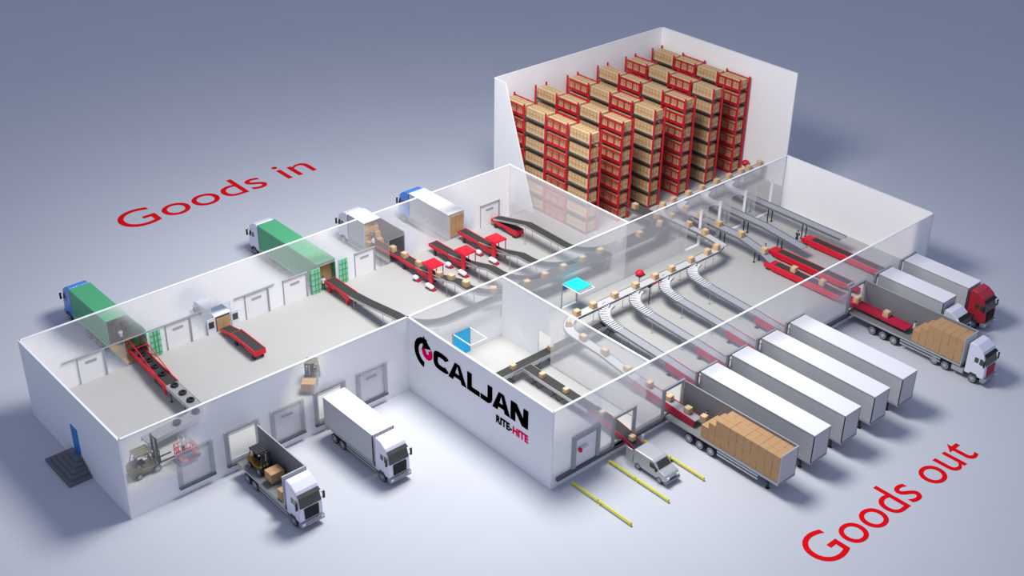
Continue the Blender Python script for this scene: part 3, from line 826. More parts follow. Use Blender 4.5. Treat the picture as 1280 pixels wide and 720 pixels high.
MB().box(7.3, 8.15, 9.4, 10.6, 1.35, 1.62).build('drive_unit', M_dark, t, world=True)
tl = path([(7.7, 8.75, 2.02), (7.66, 4.55, 2.02), (3.3, 4.2, 1.95)], {1: 1.2})
tc = conveyor('roller_conveyor', 'grey tyre conveyor turning along the front wall', tl, .84, M_alu, M_alu, (.6, 2.6, 5.5, 7.6), M_dark, rh=(-.3, .02))
roller_fan(tc, tl, .8, .3, M_rail, .03)
for i, y in enumerate((14.8, 13.8, 12.7, 11.6, 10.3, 8.35, 7.2, 6.1)):
    P2 = P+[Vector((7.66, 4.5, 2.02))]
    k = next(k for k in range(3) if P2[k+1].y <= y or k == 2); q = (P2[k].y-y)/(P2[k].y-P2[k+1].y)
    p = P2[k].lerp(P2[k+1], q)
    o = MB().torus_z(.2, .085, 0, 0, .085).build('tyre', M_tyreload, smooth=True); o.location = (p.x, p.y, p.z+.01)
    tag(o, 'black tyre on the tyre line, %s from the container' % ORD[i], 'tyre', 'tyres riding on the conveyor')
for i, (x, y) in enumerate(((7.3, 4.72), (5.75, 4.42))):
    o = MB().torus_z(.2, .085, 0, 0, .085).build('tyre', M_tyreload, smooth=True); o.location = (x, y, 2.02)
    tag(o, ('black tyre in the bend of the grey tyre conveyor', 'black tyre above the man on the red platform')[i], 'tyre', 'tyres riding on the conveyor')
for i in range(4):
    for l in range(7):
        o = MB().torus_z(.155, .052, 0, 0, .052, 16, 6).build('tyre', M_tyreload, smooth=True); o.location = (7.98-.62+.413*i, 17.6+.1*(i % 2), ZD+.005+.108*l*1.9)
        o.scale = (1, 1, 1.9)
        tag(o, 'tyre stacked inside the green container, %s column from left, %s from its deck' % (ORD[i], ORD[l]), 'tyre', 'tyres stacked inside the container')

# ---- rack exit line and chutes ----------------------------------------------
rackP = path([(66.6, 4.75, 2.6), (53.6, 4.75, 2.6), (51.75, 4.75, 2.6), (51.75, -1.0, 2.6), (51.4, -3.45, 2.6)], {2: 1.5, 3: 1.0})
conveyor('roller_conveyor', 'pale conveyor along the foot of the racks, bending through the first doorway', rackP, .62, M_sorter, M_rail, (3, 7, 11, 17), M_rail)
def chute(x, yend, zend, label, legs):
    P = path([(x+1.5, 4.35, 2.58), (x+.1, 3.9, 2.58), (x, 1.6, 2.6)], {1: 1.1})
    P2 = path([(x, 1.6, 2.6), (x, -3.2, 2.58), (x-.02, yend, zend)])
    t = conveyor('gravity_chute', label, P2, .82, M_chute, M_rail, legs, M_leg, 'chutes from the racks to the red machines', rh=(-.14, .06), thick=.04, legthick=.07, legoff=.12)
    roller_fan(t, P, .72, .2, r=.05)
    for s in (-1, 1):
        a, b = sorted((s*.36, s*.4)); strip(P, a, b, -.12, .04).build('bend_rail', M_alu, t, world=True)
chute(53.8, -5.75, 2.1, 'pale chute carrying cartons down to the nearest red machine', (.5, 2.9, 6.7))
chute(56.9, -7.4, 2.15, 'middle one of three straight pale chutes on black legs', (.5, 2.9, 6.6))
chute(60.2, -8.9, 2.55, 'pale chute nearest the white end wall', (.5, 2.9, 6.6))

# ---- sorter -------------------------------------------------------------
ys = -3.45
sortP = path([(51.1, -3.2, 2.6), (50.2, ys, 2.6), (32.6, ys, 2.6), (32.6, -8.0, 2.45), (32.6, -11.6, 1.95)], {1: .7, 2: 1.9})
st_ = conveyor('sorter_loop', 'long pale sorter belt carrying cartons past four curved chutes', sortP, .72, M_sorter, M_rail, (1.5, 4.6, 8, 11.2, 14.4, 17.4, 22.5, 26.3), M_alu, legthick=.03)
roller_fan(st_, path([(34.9, ys, 2.615), (32.6, ys, 2.615), (32.6, -6.0, 2.57)], {1: 1.9}), .68, .2, r=.05)
for x, w in ((36.05, 'nearest the bend of the sorter'), (39.33, 'second from the bend of the sorter'), (42.65, 'third from the bend of the sorter'), (45.92, 'farthest from the bend of the sorter')):
    P = path([(x+1.55, ys-.45, 2.58), (x, ys-.75, 2.5), (x, -6.5, 2.2)], {1: 1.6})
    P2 = [Vector((x, -6.5, 2.2)), Vector((x, -11.6, 1.92))]
    t = conveyor('spiral_chute', 'curved white roller chute, '+w, P2, .74, M_chute, M_rail, (.6, 3.6), M_alu, 'curved chutes off the sorter', rh=(-.1, .05), thick=.04, legthick=.03)
    roller_fan(t, P, .82, .2, r=.055)
    for s in (-1, 1):
        a, b = sorted((s*.42, s*.46)); strip(P, a, b, -.1, .05).build('bend_rail', M_alu if s < 0 else M_rail, t, world=True)
    MB().bar((x+1.75, ys-.42, 2.62), (x+1.1, ys-.75, 2.62), .05, .08).build('diverter_arm', M_rail, t, world=True)
o = MB(); o.bar((42.0, ys-.62, 2.66), (42.9, ys-.55, 2.66), .07, .1); o.bar((41.6, ys-.66, 2.66), (42.0, ys-.62, 2.66), .12, .14, 1); o.bar((42.9, ys-.55, 2.66), (43.3, ys-.5, 2.66), .06, .07, 1); o.bar((41.8, ys-.64, FZ), (41.8, ys-.64, 2.62), .05, .05, 1)
tag(o.build('pusher', [M_deepred, M_black]), 'small black and red pusher arm on the edge of the sorter', 'pusher')
def hood(x, y, label):
    t = thing('scanner_hood', label, 'scanner', (x, y, FZ), 0)
    MB().bar((x, y, FZ), (x, y, 2.9), .1, .1).build('post', M_boxwhite, t, world=True)
    MB().box(x-.2, x+.2, y-.2, y+.2, FZ, FZ+.05).build('base', M_boxwhite, t, world=True)
    MB().box(x-.32, x+.32, y-.3, y+.12, 2.72, 2.84).build('reader_head', M_dark, t, world=True)
    MB().lathe_z([(.36, 2.84), (.36, 2.92), (.3, 3.06), (.17, 3.15), (.02, 3.18)], x, y, 14).build('hood', M_red, t, world=True, smooth=True)
hood(42.35, -2.45, 'small red-hooded scanner beside the middle of the sorter')
hood(65.0, 5.55, 'small red-hooded scanner at the far end of the rack conveyor')

# ---- dark belts in the sign room ----------------------------------------------
def lattice(t, x, y, along, z, n=1):
    m = MB(); l = .75
    for s in (-1, 1):
        for k in range(2):
            a, b = (-l/2, l/2) if k else (l/2, -l/2)
            if along == 'x': m.tube((x+a, y+s*.36, FZ), (x+b, y+s*.36, z-.2), .025, 5)
            else: m.tube((x+s*.36, y+a, FZ), (x+s*.36, y+b, z-.2), .025, 5)
    for k in (-1, 1):
        if along == 'x': m.tube((x+k*l/2, y-.36, FZ+.02), (x+k*l/2, y+.36, FZ+.02), .025, 5); m.tube((x+k*l/2, y-.36, z-.2), (x+k*l/2, y+.36, z-.2), .02, 5)
        else: m.tube((x-.36, y+k*l/2, FZ+.02), (x+.36, y+k*l/2, FZ+.02), .025, 5); m.tube((x-.36, y+k*l/2, z-.2), (x+.36, y+k*l/2, z-.2), .02, 5)
    m.build('scissor_leg', M_dark, t, world=True)
zb = 1.9
P = [Vector((21.75, -4.98, zb)), Vector((29.4, -4.9, zb)), Vector((37.0, -4.82, zb))]
t = conveyor('belt_conveyor', 'long dark belt crossing the room behind the sign wall', P, .74, M_belt, M_alu, (), rh=(-.22, .03))
for x in (22.6, 24.4, 26.4, 28.9, 30.9, 32.9, 34.9, 36.4): lattice(t, x, -4.93, 'x', zb)
P = [Vector((27.85, -5.36, zb-.02)), Vector((27.85, -11.9, zb-.06))]
t = conveyor('belt_conveyor', 'dark branch belt leading from the crossing belt to the van dock', P, .8, M_belt, M_alu, (), rh=(-.22, .03))
for y in (-6.6, -8.6, -10.6): lattice(t, 27.85, y, 'y', zb)
P = [Vector((27.85, -11.95, 1.88)), Vector((27.85, -13.8, 1.8)), Vector((27.85, -15.3, 1.55)), Vector((27.85, -16.38, 1.15))]
t = conveyor('loading_boom', 'dark belt boom with red sides drooping into the silver van', P, .8, M_belt, M_deepred, (), rh=(-.26, .03), cat='loading machine')
for y in (-12.2, -14.0):
    m = MB()
    for s in (-1, 1): m.bar((27.85+s*.36, y, FZ), (27.85+s*.36, y, 1.7), .07, .07); m.box(27.85+s*.36-.08, 27.85+s*.36+.08, y-.16, y+.16, FZ, FZ+.04)
    m.bar((27.5, y, 1.6), (28.2, y, 1.6), .06, .06); m.build('stand', M_dark, t, world=True)
# ---- booms at the trailer docks ----------------------------------------------
def dock_boom(x, y1, z1, label):
    t = thing('loading_boom', label, 'loading machine', (x, -11.7, FZ), 0, 'red booms at the trailer docks')
    P = [Vector((x, -11.45, 1.92)), Vector((x, -13.9, 1.75)), Vector((x, y1, z1))]
    strip(P, -.36, .36, -.04, 0).build('belt', M_chute, t, world=True)
    strip(P, -.4, -.36, -.16, .05).build('side_rail', M_deepred, t, world=True)
    strip(P, .36, .42, -.5, .07).build('side_rail', M_deepred, t, world=True)
    for s in (-1, 1):
        m = MB(); m.bar((x+s*.33, -11.75, FZ), (x+s*.33, -11.75, 1.8), .07, .07); m.box(x+s*.33-.12, x+s*.33+.12, -11.9, -11.6, FZ, FZ+.04)
        m.bar((x+s*.33, -11.75, FZ+.15), (x+s*.33, -12.9, 1.72), .04, .04)
        m.build('leg', M_dark, t, world=True)
dock_boom(32.65, -17.15, 1.55, 'long red boom reaching into the open trailer of cartons')
for x, w in ((36.05, 'nearest the long one'), (39.33, 'second from the long one'), (42.65, 'third from the long one'), (45.92, 'fourth from the long one')):
    dock_boom(x, -14.45, 1.7, 'short red boom at a closed trailer, '+w)

# ---- big red machines at the far docks -----------------------------------------
def big_machine(x, y0, y1, label, nose=False, z=1.6, w=1.0):
    t = thing('telescopic_conveyor', label, 'loading machine', (x, y0, FZ), 0, 'big red machines at the far docks')
    h = w/2; L = y0-y1
    m = MB(); m.prism_x([(y0, FZ+.2), (y0+.05, z-.12), (y0-.2, z+.02), (y0-.85, z+.02), (y0-.85, FZ+.2)], x-h, x+h)
    m.build('drive_head', M_red, t, world=True, bevel=.06, seg=2)
    MB().box(x-h+.22, x+h-.08, y1+.1, y0-.85, z-.04, z+.0).build('belt', M_belt, t, world=True)
    for s in (-1, 1):
        a, b = (x-h, x-h+.22) if s < 0 else (x+h-.08, x+h)
        m = MB(); m.prism_x([(y0-.8, FZ+.16), (y0-.8, z+.02), (y1, z+.02), (y1, z-.3), (y1+.7, FZ+.2)], a, b)
        m.build('side_panel', M_red, t, world=True, bevel=.02)
    MB().box(x-h+.05, x+h-.05, y1-.12, y1+.12, z-.22, z+.0).build('end_roller_guard', M_alu, t, world=True, bevel=.05)
    for yy in (y0-.35, y0-1.4, y1+.6):
        for s in (-1, 1):
            MB().lathe_x([(-.06, .09), (-.06, .13), (.06, .13), (.06, .09)], x+s*(h-.14), yy, FZ+.13, 12).build('castor', M_dark, t, world=True)
    m = MB(); m.box(x-h+.2, x+h-.1, y1+.3, y0-.9, FZ+.22, z-.05); m.build('inner_frame', M_dark, t, world=True)
    if nose:
        MB().hexa([(x-.36, y1-.85, 1.3), (x+.36, y1-.85, 1.3), (x+.4, y1-.1, 1.32), (x-.4, y1-.1, 1.32), (x-.36, y1-.85, 1.36), (x+.36, y1-.85, 1.36), (x+.4, y1-.1, 1.5), (x-.4, y1-.1, 1.5)]).build('nose', M_deepred, t, world=True)
    return t
big_machine(53.75, -6.2, -13.75, 'big red machine feeding the long trailer, nearest the sorter')
big_machine(55.75, -5.0, -12.9, 'big red machine standing clear of the wall between two others', True)
big_machine(59.6, -5.55, -13.4, 'big red machine nearest the white end wall')
MB_ = MB().hexa([(53.35, -6.75, 1.66), (54.15, -6.75, 1.66), (54.15, -5.75, 2.06), (53.35, -5.75, 2.06), (53.35, -6.75, 1.7), (54.15, -6.75, 1.7), (54.15, -5.75, 2.1), (53.35, -5.75, 2.1)])
tag(MB_.build('slide_plate', M_chute), 'pale slide plate bridging chute and nearest big red machine', 'chute')
t = thing('loading_boom', 'flat red boom lying over the deck of the long trailer', 'loading machine', (53.75, -14, FZ))
P = [Vector((53.75, -13.9, 1.55)), Vector((53.75, -15.3, 1.52)), Vector((53.75, -19.7, 1.5))]
strip(P, -.42, .42, -.05, 0).build('belt', M_deepred, t, world=True)
for s in (-1, 1):
    a, b = sorted((s*.42, s*.48)); strip(P, a, b, -.14, .05).build('side_rail', M_deepred, t, world=True)
MB().box(53.6, 53.9, -19.4, -19.2, ZD, 1.46).build('prop', M_dark, t, world=True)

# ---- cartons riding on the lines ---------------------------------------------------
def ride(P, y_or_s, label, group, up=0, s=(.46, .46, .44), rot=0):
    c, d = at_len(P, y_or_s)
    carton(c.x, c.y, c.z+.005+up, label, group, s, math.atan2(d.y, d.x)+rot, True, M_carton2)
g = 'cartons on the collecting belt'
for i, s in enumerate((1.0, 3.0, 4.9, 6.9, 9.0, 11.0, 13.2, 15.6, 18.4, 20.0, 22.6)):
    if s < length(mainP): ride(mainP, s, 'carton riding the wide collecting belt, %s from its start' % ORD[i], g, 0)
f3 = path([(31.0, 9.0, 1.85), (31.0, 6.2, 2.6), (31.0, 2.62, 2.6), (33.55, 2.62, 2.6)], {2: 2.6})
for i, s in enumerate((.5, 2.1, 3.9, 6.3)): ride(f3, s, 'carton on the belt behind the cut-open truck, %s past the red canopy' % ORD[i], 'cartons on the first feeder belt')
tele3 = [Vector((31.0, 17.2, 1.55)), Vector((31.0, 13.4, 1.82)), Vector((31.0, 9.0, 1.86))]
for i, s in enumerate((2.6, 4.2, 6.1)): ride(tele3, s, 'carton on the red conveyor out of the cut-open truck, %s from inside' % ORD[i], 'cartons on the first feeder belt')
for i, s in enumerate((.5, 2.1, 3.2, 4.9, 6.6, 8.6, 10.4, 12.4, 13.9, 16.2, 18.2, 20.0)): ride(rackP, s, 'carton on the pale rack conveyor, %s from its far end' % ORD[i], 'cartons on the rack conveyor')
for i, s in enumerate((.7, 1.9, 3.9, 6.2, 8.1, 10.3, 12.6, 14.9, 16.6, 18.2, 20.4, 22.6, 24.9)): ride(sortP, s, 'carton on the pale sorter belt, %s from the doorway end' % ORD[i], 'cartons on the sorter')
c2 = path([(53.8, 3.2, 2.6), (53.8, -3.2, 2.58), (53.78, -5.75, 2.1)])
for i, s in enumerate((.3, 2.0, 4.0, 6.4, 9.0)): ride(c2, s, 'carton on the chute to the nearest red machine, %s from the racks' % ORD[i], 'cartons on the first rack chute')
for i, y in enumerate((-8.8, -11.6, -14.9, -17.6)): carton(53.85, y, (1.605, 1.605, 1.53, 1.51)[i], 'carton moving towards the long trailer, %s from the chute' % ORD[i], 'cartons on the far loading line', (.46, .46, .44), .05, True, M_carton2)
for i, (y, z) in enumerate(((-12.6, 1.84), (-14.5, 1.71), (-16.2, 1.64))): carton(32.7, y, z, 'carton on the long red boom, %s from the hall' % ORD[i], 'cartons on the long boom', (.44, .44, .4), .08, True, M_carton2)
for i, (x, y) in enumerate(((24.2, -4.96), (26.9, -4.92), (30.6, -4.88), (33.2, -4.85))): carton(x, y, zb+.005, 'small carton on the crossing belt behind the sign wall, %s from it' % ORD[i], 'cartons on the dark belts', (.36, .36, .34), .05, True, M_carton2)
for i, (y, z) in enumerate(((-7.0, 1.87), (-9.4, 1.85), (-12.9, 1.86), (-15.7, 1.43))): carton(27.8, y, z, 'small carton on the belt to the van dock, %s from the junction' % ORD[i], 'cartons on the dark belts', (.36, .36, .34), .05, True, M_carton2)

# ------------------------------------------------------------------ pallet racks
rack_mesh = {}
NLEV, PITCH, RY0, RY1, RW = 7, 1.36, 7.38, 18.28, 1.3
def block_mesh(a, b, h):
    me = MB().box(0, a, 0, b, 0, h).mesh('carton_load', STACKM)
    uv = me.uv_layers.new(name='UVMap')
    for p in me.polygons:
        for li in p.loop_indices:
            v = me.vertices[me.loops[li].vertex_index].co
            uv.data[li].uv = (v.y, v.z) if abs(p.normal.x) > .5 else ((v.x, v.z) if abs(p.normal.y) > .5 else (v.y, v.x))
    return me
LOADH = .88
LOADM = block_mesh(1.08, 2.42, LOADH)
BAYY = [RY0+(RY1-RY0)*i/4 for i in range(5)]
LV = ['floor level', 'second level', 'third level', 'fourth level', 'fifth level', 'sixth level', 'top level']
BN = ['front bay', 'second bay', 'third bay', 'rear bay']
def shelf_mesh(kind):
    if kind in rack_mesh: return rack_mesh[kind]
    b = BAYY[1]-BAYY[0]; m = MB()
    m.box(0, RW, .06, b-.06, -.05, 0, 0)
    fm = 1 if kind == 'red' else 0
    for x in (-.03, RW-.02): m.box(x, x+.05, .04, b-.04, -.12, .03, fm)
    if kind != 'red':
        for i in range(12): m.box(-.04, -.03, .15+.2*i, .25+.2*i, -.1, -.03, 2)
    rack_mesh[kind] = m.mesh('shelf', [M_shelf, M_rackred, M_black]); return rack_mesh[kind]
def guard_mesh():
    if 'g' in rack_mesh: return rack_mesh['g']
    b = BAYY[1]-BAYY[0]; m = MB()
    for x in (0,):
        for z in (.1, .88): m.box(x, x+.05, .05, b-.05, z-.05, z+.05)
        for i in range(4):
            y = .1+(b-.2)*i/3; m.box(x, x+.05, y-.045, y+.045, .02, .95)
        for i in range(11): y = .1+(b-.2)*(i+.5)/11; m.box(x+.015, x+.03, y-.01, y+.01, .1, .88)
    rack_mesh['g'] = m.mesh('mesh_guard', M_rackred); return rack_mesh['g']
def put(me, name, parent, loc):
    o = bpy.data.objects.new(name, me); C.objects.link(o); o.parent = parent; o.location = loc; return o
pm = MB(); pm.box(-.06, .06, -.06, .06, 0, 10.42-FZ); POSTM = pm.mesh('upright', M_rackred)
bm_ = MB()
for z in (1.5, 4.2, 6.9): bm_.tube((.0, 0, z), (RW, 0, z+1.0), .025, 5); bm_.tube((RW, 0, z+1.0), (0, 0, z+2.0), .025, 5)
BRACEM = bm_.mesh('brace', M_rackred)
for r_, x0 in enumerate((46.18, 50.02, 53.95, 57.85, 61.6, 65.3)):
    t = thing('pallet_rack', 'tall red pallet rack full of cartons, %s from the cut-away wall' % ORD[r_], 'rack', (x0, RY0, FZ), 0, 'tall red racks in the store')
    for k, y in enumerate(BAYY):
        for x in (0, RW): put(POSTM, 'upright', t, (x, y-RY0, 0))
        put(BRACEM, 'brace', t, (0, y-RY0, 0))
    for bay in range(4):
        red = (bay % 2 == 1) if r_ % 2 == 0 else (bay % 2 == 0)
        for l in range(NLEV):
            z = .13+PITCH*l
            put(shelf_mesh('red' if red else 'grey'), 'shelf', t, (0, BAYY[bay]-RY0, z))
            if red:
                for gx in (-.07, RW+.02): put(guard_mesh(), 'mesh_guard', t, (gx, BAYY[bay]-RY0, z))
            o = bpy.data.objects.new('carton_load', LOADM); C.objects.link(o)
            o.location = (x0+.11+random.uniform(-.01, .01), BAYY[bay]+.15, FZ+z+.004)
            tag(o, 'block of cartons on the %s, %s, %s rack from the cut-away wall' % (LV[l], BN[bay], ORD[r_]), 'carton load', 'blocks of cartons in the racks')

# ------------------------------------------------------------------ forklifts
def forklift(label, x, y, z, rot, body_m, lift=.12, mast=2.0):
    """looks towards -y in its own axes"""
    t = thing('forklift', label, 'forklift', (x, y, z), rot)
    b = MB(); b.prism_x([(.95, .22), (.98, .62), (.85, .82), (.45, .84), (.3, .5), (-.35, .5), (-.5, .62), (-.62, .6), (-.62, .2)], -.42, .42)
    b.build('body', body_m, t, bevel=.07, seg=3)
    MB().box(-.44, .44, .52, 1.0, .18, .7).build('counterweight', body_m, t, bevel=.1, seg=3)
    s = MB(); s.box(-.22, .22, .05, .45, .72, .82); s.hexa([(-.22, .4, .8), (.22, .4, .8), (.22, .5, .8), (-.22, .5, .8), (-.2, .5, 1.2), (.2, .5, 1.2), (.2, .57, 1.2), (-.2, .57, 1.2)])
    s.build('seat', M_black, t, bevel=.02)
    for sx in (-1, 1):
        MB().tube((sx*.38, -.45, .55), (sx*.36, -.28, 1.48), .028, 6).build('guard_post', M_black, t)
        MB().tube((sx*.38, .72, .8), (sx*.36, .55, 1.48), .028, 6).build('guard_post', M_black, t)
    g = MB(); g.box(-.42, .42, -.34, .62, 1.48, 1.53)
    for i in range(4): g.box(-.38+.22*i, -.32+.22*i, -.34, .62, 1.53, 1.555)
    g.build('overhead_guard', M_dark if body_m is M_fork else M_forkgrey, t)
    st = MB(); st.tube((0, -.42, .55), (0, -.2, .98), .025, 6); st.torus_z(.13, .018, 0, -.19, 1.0, 14, 6); st.build('steering_wheel', M_black, t)
    for sx in (-1, 1):
        m = MB(); m.box(sx*.28-.05, sx*.28+.05, -.74, -.64, .1, mast); m.build('mast_upright', M_dark, t)
    for zz in (.35, mast*.55, mast-.08): MB().box(-.26, .26, -.72, -.66, zz-.04, zz+.04).build('mast_crossbar', M_dark, t)
    MB().tube((0, -.69, .2), (0, -.69, mast-.1), .04, 8).build('lift_cylinder', M_alu, t)
    c = MB(); c.box(-.4, .4, -.8, -.75, lift+.05, lift+.15); c.box(-.4, .4, -.8, -.75, lift+.45, lift+.53)
    for q in (-.34, -.12, .12, .34): c.box(q-.02, q+.02, -.8, -.76, lift+.1, lift+.85)
    c.box(-.4, .4, -.8, -.76, lift+.82, lift+.87); c.build('fork_carriage', M_dark, t)
    for sx in (-1, 1):
        f = MB(); f.box(sx*.24-.05, sx*.24+.05, -1.72, -.8, lift, lift+.04); f.box(sx*.24-.05, sx*.24+.05, -.84, -.8, lift, lift+.5)
        f.build('fork', M_dark, t)
        for yy, r in ((-.5, .24), (.62, .2)): wheel(t, sx*.36, yy, sx, r)
        MB().tube((sx*.3, -.36, 1.4), (sx*.3, -.42, 1.4), .05, 8).build('work_lamp', M_lamp, t)
    return t
forklift('grey forklift with raised mast seen through the front wall, facing the red platform', 2.35, 2.4, FZ, PI/2, M_forkgrey, .35, 2.15).scale = (1.12,)*3
F2 = math.radians(228)+PI/2
forklift('grey forklift carrying cartons, seen through the front wall above the closed truck', 16.0, 4.1, FZ, F2, M_forkgrey, .1, 1.9)
forklift('mustard forklift driving on the open deck of the front truck', 8.0, -2.15, ZD, 0, M_fork, .1, 1.75)
def pallet(x, y, z, rot, label, w=.95, d=.8):
    t = thing('pallet', label, 'pallet', (x, y, z), rot)
    for i in range(5): MB().box(-w/2+i*(w-.14)/4, -w/2+.14+i*(w-.14)/4, -d/2, d/2, .1, .13).build('top_board', M_pallet, t)
    for i in range(3): yy = -d/2+.05+i*(d-.1)/2; MB().box(-w/2, w/2, yy-.045, yy+.045, 0, .1).build('bearer', M_pallet, t)
    return t
def loaded(x, y, z, rot, where, nz=2, h=.3):
    pallet(x, y, z, rot, 'wooden pallet under cartons %s' % where)
    R_ = Matrix.Rotation(rot, 3, 'Z')
    for i in range(2):
        for j in range(2):
            for l in range(nz):
                p = R_ @ Vector(((i-.5)*.48, (j-.5)*.4, 0))
                carton(x+p.x, y+p.y, z+.135+l*h, '%s carton, %s %s, on the pallet %s' % (('lower', 'upper')[l], ('left', 'right')[i], ('front', 'back')[j], where), 'cartons on forklift pallets', (.47, .39, h-.005), rot)
loaded(8.0, -3.75, ZD+.15, 0, 'carried by the forklift on the truck')
dv = Vector((math.cos(math.radians(228)), math.sin(math.radians(228))))
loaded(16.0+dv.x*1.35, 4.1+dv.y*1.35, FZ+.15, F2, 'carried by the forklift inside the front wall')
carton(7.5, -5.55, ZD, 'tall carton leaning by the front wall of the open truck', 'cartons on the open truck', (.55, .5, .75), 0)

# ------------------------------------------------------------------ red work platform
t = thing('work_platform', 'red railed work platform seen through the front wall under the tyre conveyor', 'platform', (4.95, 1.8, FZ))
pf = MB(); pf.box(4.35, 5.55, 1.2, 2.4, FZ+.25, FZ+.42); pf.build('deck_frame', M_red, t, world=True, bevel=.03)
MB().box(4.55, 5.35, 1.38, 2.22, FZ+.42, FZ+.44).build('rubber_mat', M_mat, t, world=True)
for a, b in (((4.38, 1.23), (4.38, 2.37)), ((5.52, 1.23), (5.52, 2.37)), ((4.38, 2.37), (5.52, 2.37))):
    m = MB(); n = 4
    for i in range(n+1):
        q = i/n; x, y = a[0]+(b[0]-a[0])*q, a[1]+(b[1]-a[1])*q; m.tube((x, y, FZ+.4), (x, y, FZ+1.12), .025, 6)
    for z in (FZ+.78, FZ+1.12): m.tube((a[0], a[1], z), (b[0], b[1], z), .028, 6)
    m.build('railing', M_red, t, world=True)
m = MB(); m.box(4.45, 4.6, 1.25, 2.35, FZ, FZ+.08); m.box(5.3, 5.45, 1.25, 2.35, FZ, FZ+.08)
for x in (4.52, 5.38): m.tube((x, 1.3, FZ+.05), (x, 2.3, FZ+.27), .03, 6); m.tube((x, 2.3, FZ+.05), (x, 1.3, FZ+.27), .03, 6)
m.build('scissor_lift', M_dark, t, world=True)

# ------------------------------------------------------------------ people
def skin_obj(name, verts, edges, radii, m, parent, root=0, roots=(), sub=2):
    me = bpy.data.meshes.new(name); me.from_pydata(verts, edges, []); me.update()
    o = bpy.data.objects.new(name, me); C.objects.link(o); o.parent = parent
    o.modifiers.new('skin', 'SKIN').use_smooth_shade = True; sv = me.skin_vertices[0].data if me.skin_vertices else None
    if sv is None:
        bm = bmesh.new(); bm.from_mesh(me); lay = bm.verts.layers.skin.verify(); bm.to_mesh(me); bm.free(); sv = me.skin_vertices[0].data
    for i, r in enumerate(radii):
        sv[i].radius = (r, r) if not isinstance(r, tuple) else r; sv[i].use_root = (i == root or i in roots)
    sm = o.modifiers.new('sub', 'SUBSURF'); sm.levels = sub; sm.render_levels = sub
    me.materials.append(m); return o
def person(label, x, y, z, rot, arms='forward', shirt=None, legs=(0, 0), lean=0.0, scale=.715, lift=0.0):
    """looks towards -y; arms: forward / carry / side ; legs: fore-aft offset of the two feet"""
    shirt = shirt or M_shirt
    t = thing('person', label, 'person', (x, y, z), rot, None, scale)
    L = lambda yy, zz: (yy-lean*max(0, zz-.92), zz)      # lean shears the trunk forward
    def p(xx, yy, zz): a, b = L(yy, zz); return (xx, a, b)
    V = [p(0, 0, .95), p(0, .01, 1.12), p(0, 0, 1.32), p(0, .01, 1.45), p(0, 0, 1.53), p(0, -.01, 1.6), p(0, -.01, 1.7)]
    R = [.09, .098, .12, .08, .05, .118, .1]
    E = [(0, 1), (1, 2), (2, 3), (3, 4), (4, 5), (5, 6)]
    nose = len(V); V.append(p(0, -.115, 1.625)); R.append(.018); E.append((5, nose))
    hands = []
    for s, lg in zip((-1, 1), legs):
        i = len(V)
        V += [(s*.09, 0, .88), (s*.1, -.02+lg*.5, .5), (s*.1, .03+lg, .09), (s*.105, -.05+lg, .05), (s*.11, -.15+lg, .035)]
        R += [.072, .055, .042, .042, .034]; E += [(0, i), (i, i+1), (i+1, i+2), (i+2, i+3), (i+3, i+4)]
        i = len(V)
        sh = p(s*.185, .01, 1.43)
        if arms == 'forward': el, wr, hd = p(s*.22, -.1, 1.18), p(s*.16, -.34, 1.16), p(s*.14, -.42, 1.16)
        elif arms == 'carry': el, wr, hd = p(s*.25, -.05, 1.16), p(s*.2, -.28, 1.05), p(s*.19, -.36, 1.06)
        elif arms == 'up': el, wr, hd = p(s*.24, -.2, 1.38), p(s*.2, -.38, 1.55), p(s*.19, -.43, 1.62)
        else: el, wr, hd = p(s*.25, .03, 1.15), p(s*.26, -.05, .9), p(s*.26, -.08, .82)
        V += [sh, el, wr, hd]; R += [.06, .045, .032, (.04, .022)]; E += [(2, i), (i, i+1), (i+1, i+2), (i+2, i+3)]
        hands.append((Vector(wr), Vector(hd), s, i+3))
    for wr, hd, s, hi in hands:                       # four fingers and a thumb, each a short bent chain out of the palm
        d = (hd-wr).normalized(); side = d.cross(Vector((0, 0, 1)));
        if side.length < .3: side = Vector((0, 1, 0))
        side.normalize(); up = side.cross(d)
        for k, ln in enumerate((.068, .08, .074, .056)):
            a = hd+side*(-.028+.019*k); i = len(V)
            b = a+d*ln*.55; c = b+(d*.7-up*.7)*ln*.5
            V += [tuple(a), tuple(b), tuple(c)]; R += [.0095, .009, .008]; E += [(hi, i), (i, i+1), (i+1, i+2)]
        i = len(V); a = hd-d*.03-side*.035*s; b = a+(d*.6-side*.6*s)*.045
        V += [tuple(a), tuple(b), tuple(b+d*.03)]; R += [.012, .011, .009]; E += [(hi, i), (i, i+1), (i+1, i+2)]
    skin_obj('body', V, E, R, M_skin, t)
    sv = [p(0, 0, .84), p(0, 0, .97), V[1], V[2], V[3]]; sr = [.15, .15, .14, .152, .102]; se = [(0, 1), (1, 2), (2, 3), (3, 4)]
    tv = [p(0, 0, 1.02), p(0, 0, .93)]; tr = [.135, .148]; te = [(0, 1)]
    for s in (0, 1):
        b = 8+s*(9); hip, kn, an = V[b], V[b+1], V[b+2]; shd, elb, wri = V[b+5], V[b+6], V[b+7]
        i = len(sv); mid = tuple(Vector(elb).lerp(Vector(wri), .55)); sv += [shd, elb, mid]; sr += [.076, .06, .05]; se += [(3, i), (i, i+1), (i+1, i+2)]
        i = len(tv); tv += [hip, kn, (an[0], an[1], an[2]+.02)]; tr += [.125, .08, .064]; te += [(1, i), (i, i+1), (i+1, i+2)]
        to, tt = V[b+3], V[b+4]
        skin_obj('shoe', [(an[0], an[1]+.03, .05), to, (tt[0], tt[1]-.02, .045)], [(0, 1), (1, 2)], [(.052, .05), (.054, .048), (.045, .036)], M_shoe, t)
